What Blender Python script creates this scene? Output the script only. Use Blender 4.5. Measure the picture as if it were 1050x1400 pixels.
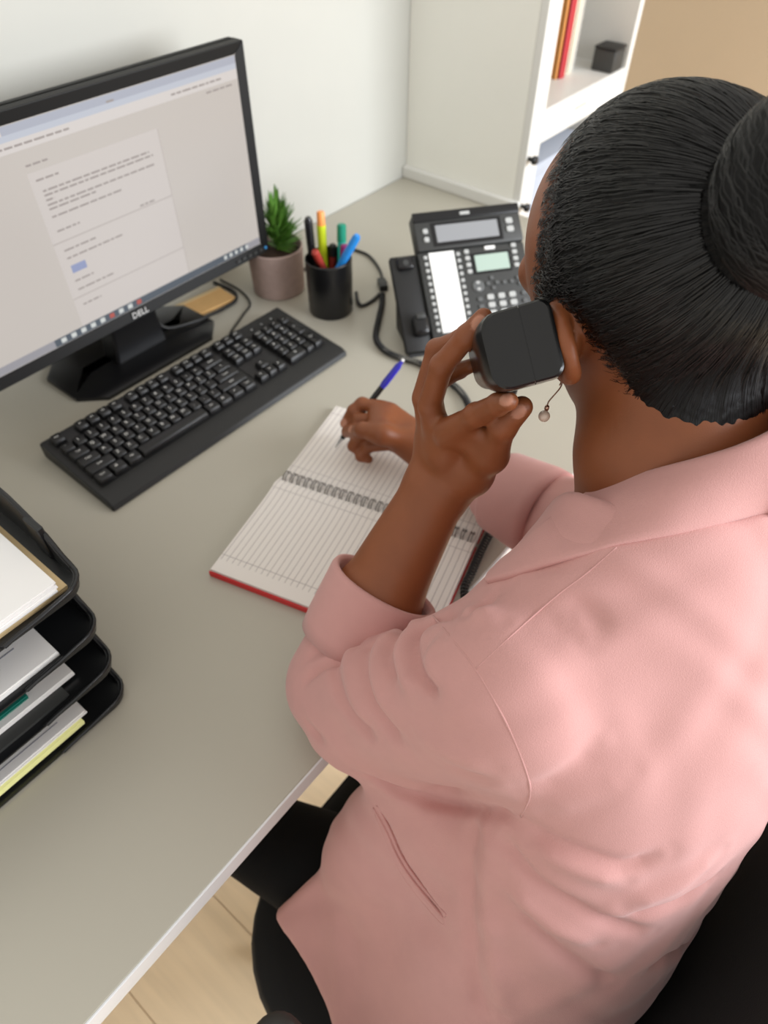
import bpy, bmesh, math, random
import numpy as np
from mathutils import Matrix, Vector

for _o in list(bpy.data.objects):
    bpy.data.objects.remove(_o, do_unlink=True)
SC = bpy.context.scene
COL = SC.collection
random.seed(4)
RNG = np.random.default_rng(7)

# ------------------------------------------------------------------ camera
DESK = 0.74
FPX = 935.0                                    # focal length in pixels of the 1050x1400 frame
CAMZ = DESK + 0.68
PITCH, ROLL, YAW = [math.radians(a) for a in (48.2, 0.45, 51.25)]
FW = np.array([math.sin(YAW) * math.cos(PITCH), math.cos(YAW) * math.cos(PITCH), -math.sin(PITCH)])
_rt = np.cross(FW, [0, 0, 1]); _rt /= np.linalg.norm(_rt); _up = np.cross(_rt, FW)
_c, _s = math.cos(ROLL), math.sin(ROLL)
RT = _c * _rt + _s * _up
UPV = -_s * _rt + _c * _up
CAMP = np.array([0, 0, CAMZ])

cam = bpy.data.cameras.new('camera')
cam.sensor_fit = 'VERTICAL'; cam.sensor_height = 36.0
cam.lens = FPX / 1400 * 36.0
cam.clip_start = 0.02
cam.dof.use_dof = True
cam.dof.focus_distance = 0.50
cam.dof.aperture_fstop = 6.0
camo = bpy.data.objects.new('camera', cam); COL.objects.link(camo)
camo.matrix_world = Matrix(((RT[0], UPV[0], -FW[0], 0), (RT[1], UPV[1], -FW[1], 0), (RT[2], UPV[2], -FW[2], CAMZ), (0, 0, 0, 1)))
SC.camera = camo

def ray(u, v):
    return FW + RT * ((u - 525) / FPX) - UPV * ((v - 700) / FPX)
def pz(u, v, z):                                # the point of a pixel's ray at height z
    d = ray(u, v); return CAMP + d * ((z - CAMZ) / d[2])
def py_(u, v, y):
    d = ray(u, v); return CAMP + d * (y / d[1])
def pd(u, v, d):                                # the point of a pixel's ray at depth d
    return CAMP + ray(u, v) * d
def proj(P):
    q = np.asarray(P, float) - CAMP
    w = q @ FW
    return 525 + FPX * (q @ RT) / w, 700 - FPX * (q @ UPV) / w, w

# ------------------------------------------------------------------ world and light
SC.view_settings.view_transform = 'Standard'
SC.view_settings.look = 'None'
SC.view_settings.gamma = 1.0
SC.view_settings.use_curve_mapping = False
SC.view_settings.exposure = 0.12
W = bpy.data.worlds.new('world'); SC.world = W; W.use_nodes = True
W.node_tree.nodes['Background'].inputs[0].default_value = (1.0, 0.965, 0.91, 1)
W.node_tree.nodes['Background'].inputs[1].default_value = 0.80

def area(name, loc, target, sx, sy, power, col):
    l = bpy.data.lights.new(name, 'AREA'); l.shape = 'RECTANGLE'; l.size = sx; l.size_y = sy
    l.energy = power; l.color = col
    o = bpy.data.objects.new(name, l); COL.objects.link(o); o.location = loc
    d = Vector(target) - Vector(loc)
    o.rotation_euler = d.to_track_quat('-Z', 'Y').to_euler()
    return o
# daylight from the window behind her (it gives the cool sheen on the back of the blazer, the bun and the pearl)
area('window_behind_offscreen', (1.6, -2.2, 1.75), (0.5, 0.2, 0.9), 2.2, 1.5, 128, (0.90, 0.94, 1.0))

# ------------------------------------------------------------------ materials
def lin(r, g, b):
    f = lambda c: (c / 255 / 12.92) if c / 255 <= 0.04045 else ((c / 255 + 0.055) / 1.055) ** 2.4
    return (f(r), f(g), f(b), 1.0)

def mat(name, rgb, rough=0.5, metal=0.0, bump=0.0, scale=200.0, vary=0.0, vscale=8.0, emit=None, estr=1.0,
        spec=0.5, sheen=0.0, stretch=None, coat=0.0, attr=None, detail=3.0, sss=0.0):
    m = bpy.data.materials.new(name); m.use_nodes = True
    nt = m.node_tree; b = nt.nodes['Principled BSDF']
    col = lin(*rgb)
    b.inputs['Base Color'].default_value = col
    b.inputs['Roughness'].default_value = rough
    b.inputs['Metallic'].default_value = metal
    b.inputs['Specular IOR Level'].default_value = spec
    if sheen:
        b.inputs['Sheen Weight'].default_value = sheen
        b.inputs['Sheen Roughness'].default_value = 0.45
        b.inputs['Sheen Tint'].default_value = (1, 0.9, 0.9, 1)
    if coat:
        b.inputs['Coat Weight'].default_value = coat
    if sss:
        b.inputs['Subsurface Weight'].default_value = sss
        b.inputs['Subsurface Radius'].default_value = (0.006, 0.002, 0.001)
        b.inputs['Subsurface Scale'].default_value = 1.0
    tc = nt.nodes.new('ShaderNodeTexCoord')
    src = tc.outputs['Object']
    if stretch:
        mp = nt.nodes.new('ShaderNodeMapping'); mp.inputs['Scale'].default_value = stretch
        nt.links.new(src, mp.inputs[0]); src = mp.outputs[0]
    colsock = None
    if attr:
        a = nt.nodes.new('ShaderNodeAttribute'); a.attribute_name = attr
        colsock = a.outputs['Color']
        nt.links.new(colsock, b.inputs['Base Color'])
    if vary:
        n = nt.nodes.new('ShaderNodeTexNoise'); n.inputs['Scale'].default_value = vscale; n.inputs['Detail'].default_value = 4
        nt.links.new(src, n.inputs['Vector'])
        hs = nt.nodes.new('ShaderNodeHueSaturation')
        mr = nt.nodes.new('ShaderNodeMapRange')
        mr.inputs[1].default_value = 0.3; mr.inputs[2].default_value = 0.7
        mr.inputs[3].default_value = 1 - vary; mr.inputs[4].default_value = 1 + vary
        nt.links.new(n.outputs[0], mr.inputs[0]); nt.links.new(mr.outputs[0], hs.inputs['Value'])
        hs.inputs['Color'].default_value = col
        if colsock: nt.links.new(colsock, hs.inputs['Color'])
        nt.links.new(hs.outputs[0], b.inputs['Base Color'])
    if bump:
        n2 = nt.nodes.new('ShaderNodeTexNoise'); n2.inputs['Scale'].default_value = scale; n2.inputs['Detail'].default_value = detail
        nt.links.new(src, n2.inputs['Vector'])
        bp = nt.nodes.new('ShaderNodeBump'); bp.inputs['Strength'].default_value = bump; bp.inputs['Distance'].default_value = 0.002
        nt.links.new(n2.outputs[0], bp.inputs['Height']); nt.links.new(bp.outputs[0], b.inputs['Normal'])
    if emit:
        b.inputs['Emission Color'].default_value = lin(*emit)
        b.inputs['Emission Strength'].default_value = estr
    return m

M = dict(
    wall=mat('wall_paint', (194, 193, 185), 0.8, bump=0.05, scale=60, vary=0.01),
    tan=mat('tan_wall', (190, 170, 144), 0.7, vary=0.03, vscale=2),
    desk=mat('desk_laminate', (180, 175, 161), 0.38, bump=0.03, scale=900, vary=0.015, vscale=3),
    deskedge=mat('desk_edge', (226, 227, 228), 0.4),
    cream=mat('cream_panel', (245, 244, 236), 0.55, vary=0.01),
    white=mat('white_lacquer', (228, 227, 222), 0.4),
    bezel=mat('bezel_plastic', (21, 21, 21), 0.55, bump=0.06, scale=1500, spec=0.3),
    logo=mat('logo_silver', (214, 214, 212), 0.4),
    blackmat=mat('black_plastic', (27, 27, 27), 0.5, bump=0.08, scale=1500),
    blackkey=mat('key_plastic', (18, 18, 19), 0.42, bump=0.05, scale=1500),
    blackgloss=mat('black_gloss', (17, 17, 19), 0.28),
    darkgrey=mat('dark_grey_plastic', (58, 59, 58), 0.5, bump=0.06, scale=1200),
    tray=mat('tray_plastic', (24, 25, 27), 0.3, bump=0.04, scale=300),
    legend=mat('key_print', (225, 225, 220), 0.6),
    silver=mat('silver', (205, 206, 208), 0.28, metal=0.9),
    chrome=mat('chrome', (225, 222, 220), 0.12, metal=1.0),
    button=mat('grey_button', (186, 188, 186), 0.45),
    button_dark=mat('dim_button', (96, 98, 98), 0.45),
    paper=mat('paper', (240, 238, 236), 0.8, vary=0.01),
    paperline=mat('rule_print', (186, 184, 186), 0.8),
    print=mat('grey_print', (150, 150, 160), 0.8),
    kraft=mat('kraft_paper', (203, 178, 134), 0.75, bump=0.05, scale=300, vary=0.03, vscale=30),
    kraft2=mat('orange_kraft', (214, 170, 110), 0.75, bump=0.05, scale=300, vary=0.06, vscale=25),
    yellow=mat('yellow_pad', (252, 252, 178), 0.7),
    greenfile=mat('green_file', (20, 110, 96), 0.5),
    red=mat('red_cover', (206, 40, 42), 0.4),
    wire=mat('binding_wire', (120, 116, 114), 0.3, metal=0.8),
    pot=mat('pot_fabric', (168, 146, 138), 0.85, bump=0.35, scale=500, vary=0.06, vscale=90),
    soil=mat('soil', (62, 44, 32), 0.95, bump=0.8, scale=120),
    leaf=mat('leaf', (92, 140, 52), 0.5, vary=0.25, vscale=30),
    hl_yellow=mat('highlighter_yellow', (214, 232, 40), 0.4), hl_orange=mat('highlighter_orange', (250, 160, 84), 0.4),
    mk_green=mat('marker_green', (22, 140, 112), 0.35), mk_teal=mat('marker_teal', (40, 178, 165), 0.35),
    mk_blue=mat('marker_blue', (38, 138, 220), 0.35), mk_magenta=mat('marker_magenta', (146, 38, 110), 0.4),
    mk_red=mat('marker_red', (170, 60, 50), 0.4), pen_blue=mat('pen_cap_blue', (48, 44, 170), 0.3),
    labelwhite=mat('label_card', (246, 246, 243), 0.6),
    lcdglass=mat('display_glass', (150, 152, 155), 0.18), lcdgreen=mat('lcd_green', (176, 196, 184), 0.25),
    wood=mat('floor_wood', (250, 224, 186), 0.45, bump=0.05, scale=40, vary=0.08, vscale=5, stretch=(9, 0.8, 1)),
    seat=mat('seat_fabric', (20, 20, 21), 0.9, bump=0.3, scale=900),
    trouser=mat('trouser_cloth', (14, 14, 15), 0.9, bump=0.15, scale=700, spec=0.2),
    jacket=mat('jacket_cloth', (204, 153, 148), 0.8, bump=0.22, scale=1250, vary=0.015, vscale=60, sheen=0.25, spec=0.25),
    pearl=mat('pearl', (222, 200, 182), 0.2, coat=0.5, spec=0.7), gold=mat('rose_gold', (200, 160, 140), 0.25, metal=0.9),
    bookred=mat('book_red', (176, 40, 48), 0.6), bookorange=mat('book_orange', (206, 140, 70), 0.6), bookcream=mat('book_cream', (226, 214, 190), 0.7),
    bookgrey=mat('book_grey', (190, 186, 178), 0.7), bluegrey=mat('blue_grey_box', (178, 186, 200), 0.7), orangebox=mat('pale_orange_box', (228, 200, 160), 0.7),
)

# ------------------------------------------------------------------ mesh helpers
class MB:
    """collects shapes into one mesh"""
    def __init__(self): self.v = []; self.f = []; self.n = 0
    def add(self, v, f):
        self.v.append(np.asarray(v, float).reshape(-1, 3)); self.f += [tuple(int(i) + self.n for i in q) for q in f]
        self.n += len(self.v[-1]); return self
    def box(self, lo, hi, rot=None, org=(0, 0, 0)):
        lo, hi = np.array(lo, float), np.array(hi, float)
        v = np.array([[(lo, hi)[i][0], (lo, hi)[j][1], (lo, hi)[k][2]] for i in (0, 1) for j in (0, 1) for k in (0, 1)])
        if rot is not None: v = (v - org) @ np.array(rot).T + org
        return self.add(v, [(0, 1, 3, 2), (4, 6, 7, 5), (0, 4, 5, 1), (2, 3, 7, 6), (0, 2, 6, 4), (1, 5, 7, 3)])
    def rbox(self, lo, hi, r=0.002, seg=2, rotm=None, org=(0, 0, 0)):
        bm = bmesh.new(); bmesh.ops.create_cube(bm, size=1)
        lo, hi = np.array(lo, float), np.array(hi, float)
        for v in bm.verts: v.co = Vector((lo + hi) / 2 + np.array(v.co) * (hi - lo))
        bmesh.ops.bevel(bm, geom=list(bm.edges), offset=min(r, 0.49 * (hi - lo).min()), segments=seg, affect='EDGES', profile=0.5)
        bm.verts.index_update()
        v = np.array([x.co[:] for x in bm.verts]); f = [[a.index for a in q.verts] for q in bm.faces]; bm.free()
        if rotm is not None: v = (v - org) @ np.array(rotm).T + org
        return self.add(v, f)
    def lathe(self, prof, n=32, center=(0, 0, 0), frame=None):
        prof = np.array(prof, float); k = len(prof); a = np.arange(n) * 2 * math.pi / n
        v = np.stack([np.outer(prof[:, 0], np.cos(a)), np.outer(prof[:, 0], np.sin(a)), np.repeat(prof[:, 1][:, None], n, 1)], -1).reshape(-1, 3)
        f = [(i * n + j, i * n + (j + 1) % n, (i + 1) * n + (j + 1) % n, (i + 1) * n + j) for i in range(k - 1) for j in range(n)]
        f += [tuple(range(n))[::-1], tuple((k - 1) * n + j for j in range(n))]
        if frame is not None: v = v @ np.array(frame)
        return self.add(v + np.array(center), f)
    def tube(self, path, r, n=8, closed=False):
        P = np.array(path, float); k = len(P); rr = np.broadcast_to(np.asarray(r, float), (k,))
        T = np.gradient(P, axis=0)
        if closed: T = np.roll(P, -1, 0) - np.roll(P, 1, 0)
        T /= np.linalg.norm(T, axis=1)[:, None] + 1e-12
        u = np.cross(T[0], [0.31, 0.2, 0.93]); u /= np.linalg.norm(u)
        v = []; a = np.arange(n) * 2 * math.pi / n
        for i in range(k):
            u = u - T[i] * (u @ T[i]); u /= np.linalg.norm(u); w = np.cross(T[i], u)
            v.append(P[i] + rr[i] * (np.outer(np.cos(a), u) + np.outer(np.sin(a), w)))
        f = [(i * n + j, i * n + (j + 1) % n, (i + 1) * n + (j + 1) % n, (i + 1) * n + j) for i in range(k - 1) for j in range(n)]
        if closed: f += [((k - 1) * n + j, (k - 1) * n + (j + 1) % n, (j + 1) % n, j) for j in range(n)]
        else: f += [tuple(range(n))[::-1], tuple((k - 1) * n + j for j in range(n))]
        return self.add(np.concatenate(v), f)
    def loft(self, rings, cap=True, closed=True):
        k = len(rings); n = len(rings[0]); m = n if closed else n - 1
        f = [(i * n + j, i * n + (j + 1) % n, (i + 1) * n + (j + 1) % n, (i + 1) * n + j) for i in range(k - 1) for j in range(m)]
        if cap: f += [tuple(range(n))[::-1], tuple((k - 1) * n + j for j in range(n))]
        return self.add(np.concatenate([np.asarray(r, float) for r in rings]), f)
    def prism(self, poly, z0, z1):
        n = len(poly); p = np.array(poly, float)
        v = np.concatenate([np.c_[p, np.full(n, z0)], np.c_[p, np.full(n, z1)]])
        return self.add(v, [tuple(range(n))[::-1], tuple(range(n, 2 * n))] + [(i, (i + 1) % n, n + (i + 1) % n, n + i) for i in range(n)])
    def xf(self, R, t=(0, 0, 0)):
        self.v = [v @ np.array(R, float).T + np.array(t) for v in self.v]; return self
    def build(self, name, m, parent=None, smooth=None, bevel=0):
        me = bpy.data.meshes.new(name)
        me.from_pydata(np.concatenate(self.v).tolist(), [], self.f)
        me.materials.append(m)
        bm = bmesh.new(); bm.from_mesh(me); bmesh.ops.recalc_face_normals(bm, faces=list(bm.faces)); bm.to_mesh(me); bm.free()
        return link(name, me, parent, smooth, bevel)

def link(name, me, parent=None, smooth=None, bevel=0):
    if smooth is not None:
        me.polygons.foreach_set('use_smooth', [True] * len(me.polygons))
        if smooth < 3: me.set_sharp_from_angle(angle=smooth)
    o = bpy.data.objects.new(name, me); COL.objects.link(o); o.parent = parent
    if bevel:
        bv = o.modifiers.new('bevel', 'BEVEL'); bv.width = bevel; bv.segments = 2; bv.limit_method = 'ANGLE'
    return o

def tag(o, label, cat, group=None):
    o['label'] = label; o['category'] = cat
    if group: o['group'] = group
    return o
def struct(o, label=None, cat=None):
    o['kind'] = 'structure'
    if label: o['label'] = label
    if cat: o['category'] = cat
    return o
def empty(name, loc=(0, 0, 0), rz=0.0):
    o = bpy.data.objects.new(name, None); o.empty_display_size = 0.02
    COL.objects.link(o); o.location = loc; o.rotation_euler = (0, 0, rz); return o
def rotz(a): c, s = math.cos(a), math.sin(a); return np.array([[c, -s, 0], [s, c, 0], [0, 0, 1]])
def rotx(a): c, s = math.cos(a), math.sin(a); return np.array([[1, 0, 0], [0, c, -s], [0, s, c]])
def roty(a): c, s = math.cos(a), math.sin(a); return np.array([[c, 0, s], [0, 1, 0], [-s, 0, c]])
def spline(pts, n=12):
    """Catmull-Rom through points"""
    P = np.array(pts, float); P = np.vstack([2 * P[0] - P[1], P, 2 * P[-1] - P[-2]]); out = []
    for i in range(1, len(P) - 2):
        for t in np.linspace(0, 1, n, endpoint=False):
            a, b, c, d = P[i - 1:i + 3]
            out.append(0.5 * (2 * b + (c - a) * t + (2 * a - 5 * b + 4 * c - d) * t * t + (3 * b - a - 3 * c + d) * t ** 3))
    out.append(P[-2]); return np.array(out)
def rrect(w, h, r, n=5):
    """rounded rectangle outline centred at 0"""
    r = min(r, w / 2 - 1e-5, h / 2 - 1e-5); o = []
    for cx, cy, a0 in ((w / 2 - r, h / 2 - r, 0), (-w / 2 + r, h / 2 - r, 90), (-w / 2 + r, -h / 2 + r, 180), (w / 2 - r, -h / 2 + r, 270)):
        for k in range(n + 1):
            a = math.radians(a0 + 90 * k / n); o.append((cx + r * math.cos(a), cy + r * math.sin(a)))
    return np.array(o)
_tcache = {}
def text_mesh(s, size, thick=0.0):
    key = (s, size, thick)
    if key not in _tcache:
        c = bpy.data.curves.new('text', 'FONT'); c.body = s; c.size = size; c.align_x = 'CENTER'; c.align_y = 'CENTER'
        c.extrude = thick; c.resolution_u = 2
        t = bpy.data.objects.new('text', c); COL.objects.link(t)
        dg = bpy.context.evaluated_depsgraph_get()
        me = bpy.data.meshes.new_from_object(t.evaluated_get(dg))
        bpy.data.objects.remove(t, do_unlink=True)
        _tcache[key] = me
    return _tcache[key]
# ------------------------------------------------------------------ the room
WALLY = 1.02
EDGEY = 0.218
CABX, CABY, CABW = 1.343, 0.707, 0.432

fl = struct(MB().box((-1.2, -1.6, -0.05), (2.5, WALLY, -0.006)).build('floor', M['wood']), 'pale oak plank floor under the desk and chair', 'floor')
_pl = {}
for i in range(14):
    x0 = -0.9 + i * 0.19
    y0 = -1.6 - (i * 0.37) % 0.9
    while y0 < WALLY:
        a, b_ = max(y0, -1.6), min(y0 + 1.2, WALLY)
        if b_ - a > 0.05:
            key = round(b_ - a, 3)
            if key not in _pl:
                o = MB().box((0.0008, 0.0008, -0.006), (0.1892, key - 0.0008, 0)).build('plank', M['wood'], fl); _pl[key] = o.data
            else:
                o = bpy.data.objects.new('plank', _pl[key]); COL.objects.link(o); o.parent = fl
            o.location = (x0, a, 0)
        y0 += 1.2
struct(MB().box((-1.2, WALLY, 0), (2.5, WALLY + 0.1, 2.6)).build('wall_back', M['wall']), 'white painted wall behind the monitor', 'wall')
struct(MB().box((2.4, -1.6, 0), (2.5, WALLY, 2.6)).build('wall_right', M['tan']), 'tan wall beside the white shelf unit', 'wall')

# desk
desk = empty('desk', (0.4, EDGEY, 0))
tag(desk, 'large grey laminate desk with a white front edge against the wall', 'desk')
DX0, DX1 = -0.75, CABX - 0.002
def D(mb): return mb.xf(np.eye(3), (-0.4, -EDGEY, 0))
D(MB().rbox((DX0, EDGEY + 0.002, DESK - 0.026), (DX1, WALLY - 0.002, DESK), 0.001, 1)).build('desktop', M['desk'], desk)
D(MB().rbox((DX0, EDGEY, DESK - 0.0265), (DX1, EDGEY + 0.0025, DESK - 0.0005), 0.0006, 1)).build('edge_band', M['deskedge'], desk)
for xa in (DX0 + 0.02, DX1 - 0.045):
    D(MB().box((xa, EDGEY + 0.08, 0), (xa + 0.025, WALLY - 0.05, DESK - 0.026))).build('leg_panel', M['deskedge'], desk)
D(MB().box((DX0 + 0.045, WALLY - 0.12, 0.35), (DX1 - 0.045, WALLY - 0.1, DESK - 0.026))).build('modesty_panel', M['deskedge'], desk)
struct(MB().rbox((CABX - 0.014, CABY, DESK), (CABX, WALLY, DESK + 0.026), 0.003).build('trim_1', M['white']), 'white upstand strip between desk and shelf unit', 'trim')

# shelf unit
cab = empty('shelf_unit', (CABX + CABW / 2, CABY, 0))
tag(cab, 'tall white shelf unit with a cream side panel at the end of the desk', 'shelf unit')
def K(mb): return mb.xf(np.eye(3), (-CABX - CABW / 2, -CABY, 0))
CH = 1.95
K(MB().box((CABX, CABY + 0.018, 0), (CABX + 0.018, WALLY - 0.001, CH))).build('side_panel', M['cream'], cab)
K(MB().rbox((CABX, CABY, 0), (CABX + 0.05, CABY + 0.018, CH), 0.0015, 1)).build('stile', M['white'], cab)
K(MB().rbox((CABX + CABW - 0.018, CABY, 0), (CABX + CABW, WALLY - 0.001, CH), 0.0015, 1)).build('side_panel', M['white'], cab)
K(MB().box((CABX + 0.018, WALLY - 0.012, 0.05), (CABX + CABW - 0.018, WALLY - 0.002, CH))).build('back_panel', M['white'], cab)
for z in (0.06, 0.5, 0.858, 0.915, 1.24, 1.58, CH - 0.018):
    K(MB().box((CABX + 0.018, CABY + (0.03 if z == 0.858 else 0.004), z), (CABX + CABW - 0.018, WALLY - 0.012, z + 0.016))).build('shelf', M['white'], cab)
dr = K(MB().rbox((CABX + 0.05, CABY, 0.869), (CABX + CABW - 0.02, CABY + 0.018, 0.929), 0.0015, 1)).build('drawer', M['white'], cab)
K(MB().rbox((CABX + 0.185, CABY - 0.002, 0.899), (CABX + 0.235, CABY + 0.001, 0.905), 0.001, 1)).build('handle', M['bookgrey'], dr)
for z in (0.851, 0.753):
    K(MB().lathe([(0.004, 0.0), (0.005, 0.008), (0.009, 0.011), (0.009, 0.017), (0.006, 0.02)], 16, (CABX + 0.009, CABY, z), frame=[[1, 0, 0], [0, 0, 1], [0, -1, 0]])).build('knob', M['blackgloss'], cab, 0.6)

SH = 0.9311
def book(x0, x1, y0, h, d, m, label):
    r = empty('book', ((x0 + x1) / 2, y0, SH))
    t = x1 - x0
    pg = MB().box((-t / 2 + 0.0015, 0.003, 0.003), (t / 2 - 0.0015, d - 0.003, h - 0.003)).build('pages', M['paper'], r)
    c = MB().box((-t / 2, 0.0, 0), (-t / 2 + 0.0015, d, h)).box((t / 2 - 0.0015, 0, 0), (t / 2, d, h))
    n = 6
    pf = [(-t / 2 + t * i / n, -0.003 * math.sin(math.pi * i / n)) for i in range(n + 1)] + [(t / 2, 0.003), (-t / 2, 0.003)]
    c.prism(pf, 0, h).build('cover', m, r)
    tag(r, label, 'book', 'books on the white shelf'); return r
book(1.577, 1.586, 0.792, 0.15, 0.13, M['bookorange'], 'orange book left of the red book on the white shelf')
book(1.5865, 1.612, 0.786, 0.152, 0.13, M['bookred'], 'red book on the white shelf')
book(1.6125, 1.63, 0.792, 0.146, 0.13, M['bookcream'], 'cream book beside the red book on the white shelf')
book(1.6305, 1.645, 0.79, 0.149, 0.13, M['bookcream'], 'cream book beside the grey book on the white shelf')
book(1.6455, 1.667, 0.794, 0.15, 0.13, M['bookgrey'], 'grey book at the end of the row on the white shelf')
bx = empty('box', (1.72, 0.74, SH))
MB().rbox((-0.028, -0.028, 0), (0.026, 0.024, 0.042), 0.003).build('body', M['darkgrey'], bx, 0.6)
MB().rbox((-0.029, -0.029, 0.042), (0.027, 0.025, 0.048), 0.003).build('lid', M['blackmat'], bx, 0.6)
tag(bx, 'small black box on the white shelf right of the books', 'box')
b2 = empty('storage_box', (1.60, 0.86, 0.5161))
MB().rbox((-0.13, -0.1, 0), (0.13, 0.1, 0.24), 0.004).build('body', M['bluegrey'], b2, 0.6)
MB().rbox((-0.135, -0.105, 0.24), (0.135, 0.105, 0.27), 0.004).build('lid', M['bluegrey'], b2, 0.6)
MB().rbox((-0.03, -0.103, 0.1), (0.03, -0.099, 0.15), 0.001).build('label_holder', M['orangebox'], b2)
tag(b2, 'pale blue grey lidded box in the compartment under the shelf drawer', 'box')

# ------------------------------------------------------------------ monitor
MX, MY = 0.490, 0.88
mon = empty('monitor', (MX, MY, DESK)); tag(mon, 'black desktop monitor showing a web page, on a stand behind the keyboard', 'monitor')
x0, x1, z0, z1 = -0.277, 0.277, 0.826 - DESK, 1.1415 - DESK
bz_t, bz_b, bz_s = 0.0165, 0.018, 0.0165
# frame: four mitred bars
fr = MB()
def barq(a, b, c, d):                         # outer a,b inner c,d in xz, with sloping bezel
    pts = [(a[0], 0.0, a[1]), (b[0], 0.0, b[1]), (c[0], 0.004, c[1]), (d[0], 0.004, d[1])]
    bk = [(p[0], 0.02, p[2]) for p in pts]
    fr.add(pts + bk, [(0, 1, 2, 3), (7, 6, 5, 4), (0, 4, 5, 1), (2, 6, 7, 3), (1, 5, 6, 2), (3, 7, 4, 0)])
O = [(x0, z0), (x1, z0), (x1, z1), (x0, z1)]
I = [(x0 + bz_s, z0 + bz_b), (x1 - bz_s, z0 + bz_b), (x1 - bz_s, z1 - bz_t), (x0 + bz_s, z1 - bz_t)]
for k in range(4):
    barq(O[k], O[(k + 1) % 4], I[(k + 1) % 4], I[k])
fr.build('bezel', M['bezel'], mon, bevel=0.0012)
sh = MB()
sh.loft([[(x * s, y, (z - zc) * s + zc) for (x, z) in [(x0, z0), (x1, z0), (x1, z1), (x0, z1)]] for y, s, zc in ((0.012, 1.0, 0.24), (0.03, 1.0, 0.24), (0.05, 0.86, 0.24), (0.058, 0.6, 0.24))])
sh.build('back_shell', M['bezel'], mon, bevel=0.003)
scr_m = mat('screen_page', (20, 20, 20), 0.25, emit=(214, 206, 199), estr=0.76, spec=0.5)
sa, sb, sc_, sd = x0 + bz_s, x1 - bz_s, z0 + bz_b, z1 - bz_t
screen = MB().box((sa - 0.002, 0.004, sc_ - 0.002), (sb + 0.002, 0.009, sd + 0.002)).build('screen', scr_m, mon)
def em(name, rgb, s=0.76): return mat(name, (12, 12, 12), 0.3, emit=rgb, estr=s)
E_ = dict(tab=em('ui_tab', (186, 190, 204)), addr=em('ui_bar', (205, 210, 222)), white=em('ui_white', (230, 223, 219)), text=em('ui_text', (172, 162, 158)),
          page=em('ui_page', (222, 214, 209)), line=em('ui_line', (200, 191, 186)), blue=em('ui_blue', (158, 168, 205)), task=em('ui_task', (168, 166, 172)), icon=em('ui_icon', (96, 104, 114)),
          icon2=em('ui_icon2', (196, 100, 90)), icon3=em('ui_icon3', (225, 228, 225)))
def ui(name, rects, m, lay):
    mb = MB()
    for (a, b, c, d) in rects:                 # in metres of the screen: x from its left, z from its top
        y = 0.0039 - lay * 0.0002
        mb.add([(sa + a, y, sd - d), (sa + b, y, sd - d), (sa + b, y, sd - c), (sa + a, y, sd - c)], [(0, 1, 2, 3)])
    return mb.build(name, m, screen)
SWd, SHt = sb - sa, sd - sc_
ui('tab_strip', [(0, SWd, 0, 0.0095)], E_['tab'], 1)
ui('active_tab', [(0.02, 0.155, 0.001, 0.0095)], E_['white'], 2)
ui('address_bar', [(0, SWd, 0.0095, 0.0165)], E_['addr'], 1)
ui('bookmark_bar', [(0, SWd, 0.0165, 0.029)], E_['white'], 1)
ui('page_panel', [(0.168, 0.366, 0.056, SHt - 0.012)], E_['page'], 1)
R_ = random.Random(3); words = []
def textline(x, xe, z, h=0.0024):
    while x < xe:
        w = R_.uniform(0.005, 0.015); words.append((x, min(x + w, xe), z, z + h)); x += w + 0.0022
for z, xa, xb in ((0.046, 0.17, 0.20), (0.065, 0.176, 0.208), (0.079, 0.18, 0.345), (0.0845, 0.18, 0.35), (0.0905, 0.18, 0.192), (0.0965, 0.18, 0.35), (0.102, 0.18, 0.25), (0.112, 0.18, 0.288), (0.131, 0.18, 0.214),
                  (0.158, 0.18, 0.23), (0.169, 0.18, 0.27), (0.202, 0.18, 0.21), (0.215, 0.18, 0.24), (0.238, 0.18, 0.21), (0.142, 0.31, 0.335), (0.0215, 0.06, 0.24), (0.0215, 0.40, 0.49), (0.0065, 0.08, 0.12), (0.0065, 0.30, 0.312), (0.033, 0.46, 0.51)):
    textline(xa, xb, z)
ui('text_lines', words, E_['text'], 3)['kind'] = 'stuff'
ui('section_rules', [(0.168, 0.366, z, z + 0.0018) for z in (0.146, 0.226)] + [(0.366, 0.3672, 0.056, SHt - 0.012)], E_['line'], 2)
ui('blue_button', [(0.181, 0.204, 0.181, 0.192)], E_['blue'], 3)
ui('taskbar', [(0, SWd, SHt - 0.0115, SHt)], E_['task'], 1)
ui('taskbar_dark', [(0.12, SWd - 0.03, SHt - 0.0115, SHt)], E_['icon'], 2)
for i in range(9):
    ui('taskbar_icon', [(0.130 + i * 0.0165, 0.138 + i * 0.0165, SHt - 0.0095, SHt - 0.0025)], E_['icon2'] if i in (5, 8) else E_['icon3'], 3)
ui('tray_icon', [(0.44 + 0.012 * i, 0.446 + 0.012 * i, SHt - 0.009, SHt - 0.003) for i in range(5)], E_['icon3'], 3)
lg = link('logo_lettering', text_mesh('DELL', 0.0135, 0.0006), mon)
lg.data.materials.clear(); lg.data.materials.append(M['logo']); lg.rotation_euler = (math.pi / 2, 0, 0); lg.location = (0, -0.0004, z0 + 0.0088)
for i in range(5):
    MB().rbox((x1 - 0.075 + i * 0.013, -0.0012, z0 + 0.006), (x1 - 0.067 + i * 0.013, 0.001, z0 + 0.0105), 0.0006, 1).build('button', M['darkgrey'], mon)
MB().lathe([(0.0022, 0), (0.0022, 0.0016)], 12, (x1 - 0.008, 0.0002, z0 + 0.009), frame=[[1, 0, 0], [0, 0, 1], [0, -1, 0]]).build('power_light', mat('power_led', (60, 120, 170), 0.3, emit=(70, 150, 210), estr=0.5), mon)
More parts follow.
